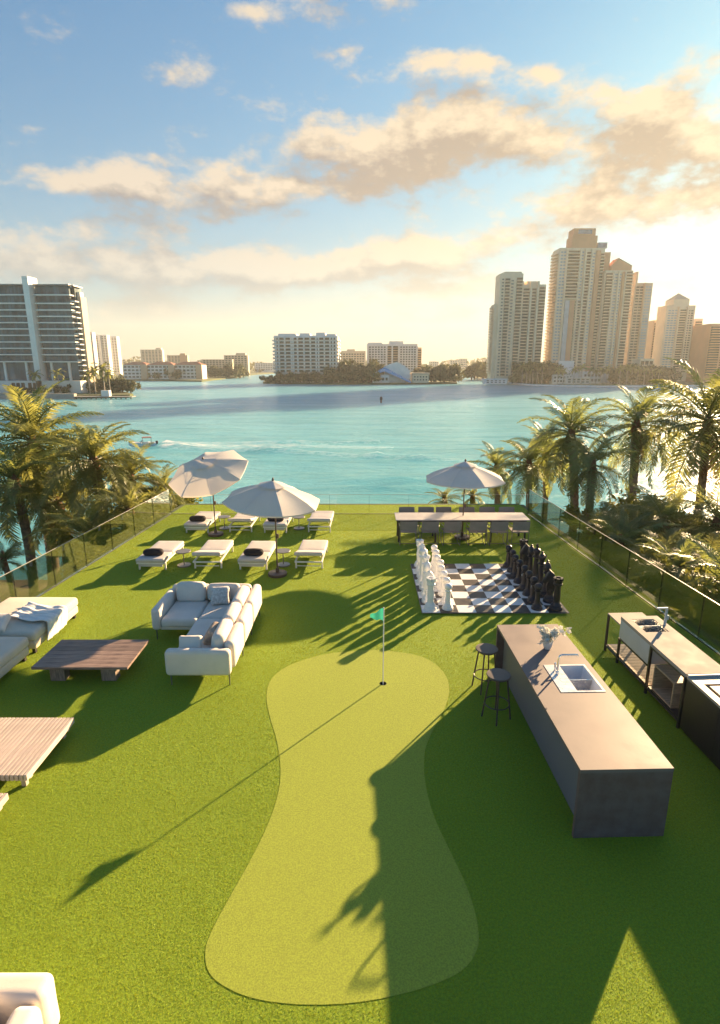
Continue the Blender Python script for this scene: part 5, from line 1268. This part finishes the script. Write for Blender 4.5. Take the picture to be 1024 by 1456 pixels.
# distant woods on the horizon
dw = MB(); rd = random.Random(3)
for i in range(9000):
    X = rd.uniform(-1250, 1250); Y = rd.uniform(1010, 1120) if rd.random() < .75 else rd.uniform(880, 1010)
    if Y < 1010 and abs(X + 30) > 400: continue
    hh_ = 9 + 5 * math.sin(X * .011) + 5 * math.sin(X * .031 + 1) + 3 * math.sin(X * .09)
    z = LAND_Z + rd.uniform(0, 1) ** .6 * max(5, hh_ + (4 if Y > 1050 else 0)); s_ = rd.uniform(1.5, 3.5); a = rd.uniform(0, PI)
    o = len(dw.v); dx, dy = math.cos(a) * s_, math.sin(a) * s_
    dw.v += [(X - dx, Y - dy, z - s_ * .6), (X + dx, Y + dy, z - s_ * .4), (X + dx * .7, Y + dy * .7, z + s_ * .7), (X - dx * .6, Y - dy * .6, z + s_ * .6)]; dw.f.append((o, o + 1, o + 2, o + 3))
tag(obj('distant_woods', dw, m_tree), 'hazy tree line along the far shore', 'woods', kind='stuff')
for i, (x, yt, w_) in enumerate(((640, 512, 14), (655, 510, 10), (690, 511, 12), (612, 514, 12), (280, 512, 14))):
    Y = 980; simple('apartment_tower', 'faint low block in the haze beyond the island tip' if i < 4 else 'faint block in the haze beyond the low-rise', 'apartment block', x, x + w_, yt, Y, m_bc, 5, 4, 20, 'faint blocks beyond the island' if i < 4 else None)

# ------------------------------------------------------------------ boat, channel marker
bX, bY = G(222, 634.5, WATER_Z)
bt = thing('motorboat', 'small white and blue motorboat trailing a white wake', 'boat', (bX, bY, WATER_Z + .05), R(205))
hl = MB(); Ls = [0, .4, 1.2, 2.2, 3.1, 3.7, 4.1]; Wd = [.78, .82, .86, .82, .6, .3, .02]; Kz = [-.12, -.14, -.15, -.12, -.02, .14, .36]; Sh = [.52, .52, .54, .58, .66, .74, .80]
for l, wd_, kz, sh in zip(Ls, Wd, Kz, Sh): hl.v += [(l, -wd_, sh), (l, -wd_ * .92, .16 + max(0, kz)), (l, 0, kz), (l, wd_ * .92, .16 + max(0, kz)), (l, wd_, sh)]
for i in range(6):
    for j in range(4): hl.f.append((i * 5 + j, i * 5 + j + 1, i * 5 + j + 6, i * 5 + j + 5))
hl.f.append((0, 1, 2, 3, 4)[::-1])
obj('hull', hl, M('boat_blue_hull', (.50, .64, .76), .3, .05, 3), bt, False)
obj('deck', MB().add([(2.1, -.80, .60), (3.1, -.58, .68), (4.05, 0, .82), (3.1, .58, .68), (2.1, .80, .60)], [(0, 1, 2, 3, 4)]).box(.05, 2.1, -.72, .72, .25, .30).box(.0, .30, -.76, .76, .301, .56).box(.8, 1.15, -.6, -.15, .301, .7).box(.8, 1.15, .15, .6, .301, .7), m_pwhite, bt)
obj('gunwale', MB().tube([(l, -wd_ - .02, sh + .02) for l, wd_, sh in zip(Ls, Wd, Sh)], .05, 5).tube([(l, wd_ + .02, sh + .02) for l, wd_, sh in zip(Ls, Wd, Sh)], .05, 5), m_pwhite, bt)
obj('windshield', MB().add([(2.3, -.7, .62), (2.3, .7, .62), (1.95, .6, 1.05), (1.95, -.6, 1.05)], [(0, 1, 2, 3)]), m_winb, bt)
obj('canopy', MB().box(.6, 2.0, -.7, .7, 1.42, 1.50, .03), M('canopy_red_brown', (.25, .10, .08), .7), bt)
for x in (.65, 1.95):
    for y in (-.65, .65): obj('canopy_post', MB().tube([(x, y, .5), (x, y, 1.42)], .02, 5), m_gmetal, bt)
obj('outboard', MB().box(-.35, 0, -.16, .16, .35, .85, .05).box(-.25, -.1, -.06, .06, -.3, .349), m_black, bt)
mX, mY = G(542, 573, WATER_Z)
mk = thing('channel_marker', 'dark channel marker post standing in the open bay', 'channel marker', (mX, mY, WATER_Z - 1))
obj('pile', MB().tube([(0, 0, 0), (0, 0, 2.6)], .28, 8), m_bark, mk, True, 40); obj('daymark', MB().box(-.45, .45, -.33, -.29, 2.0, 3.0), m_dmetal, mk); obj('lamp', MB().lathe([(.14, 2.6), (.16, 3.1), (.05, 3.3)], 8), m_dmetal, mk)

# ------------------------------------------------------------------ haze
HZ = True
if HZ:
    hz = obj('haze', MB().box(-1520, 1520, -80, 1920, WATER_Z - 5, 128), None); tag(hz, 'thin golden evening haze over the bay', 'haze', kind='stuff')
    m = bpy.data.materials.new('haze_air'); m.use_nodes = True; m.node_tree.nodes.clear(); t = NT(m.node_tree)
    pv = t.n('ShaderNodeVolumePrincipled'); pv.inputs['Color'].default_value = (.97, .95, .92, 1); pv.inputs['Density'].default_value = .00018; pv.inputs['Anisotropy'].default_value = .3
    o = t.n('ShaderNodeOutputMaterial'); m.node_tree.links.new(pv.outputs[0], o.inputs['Volume']); hz.data.materials.append(m)
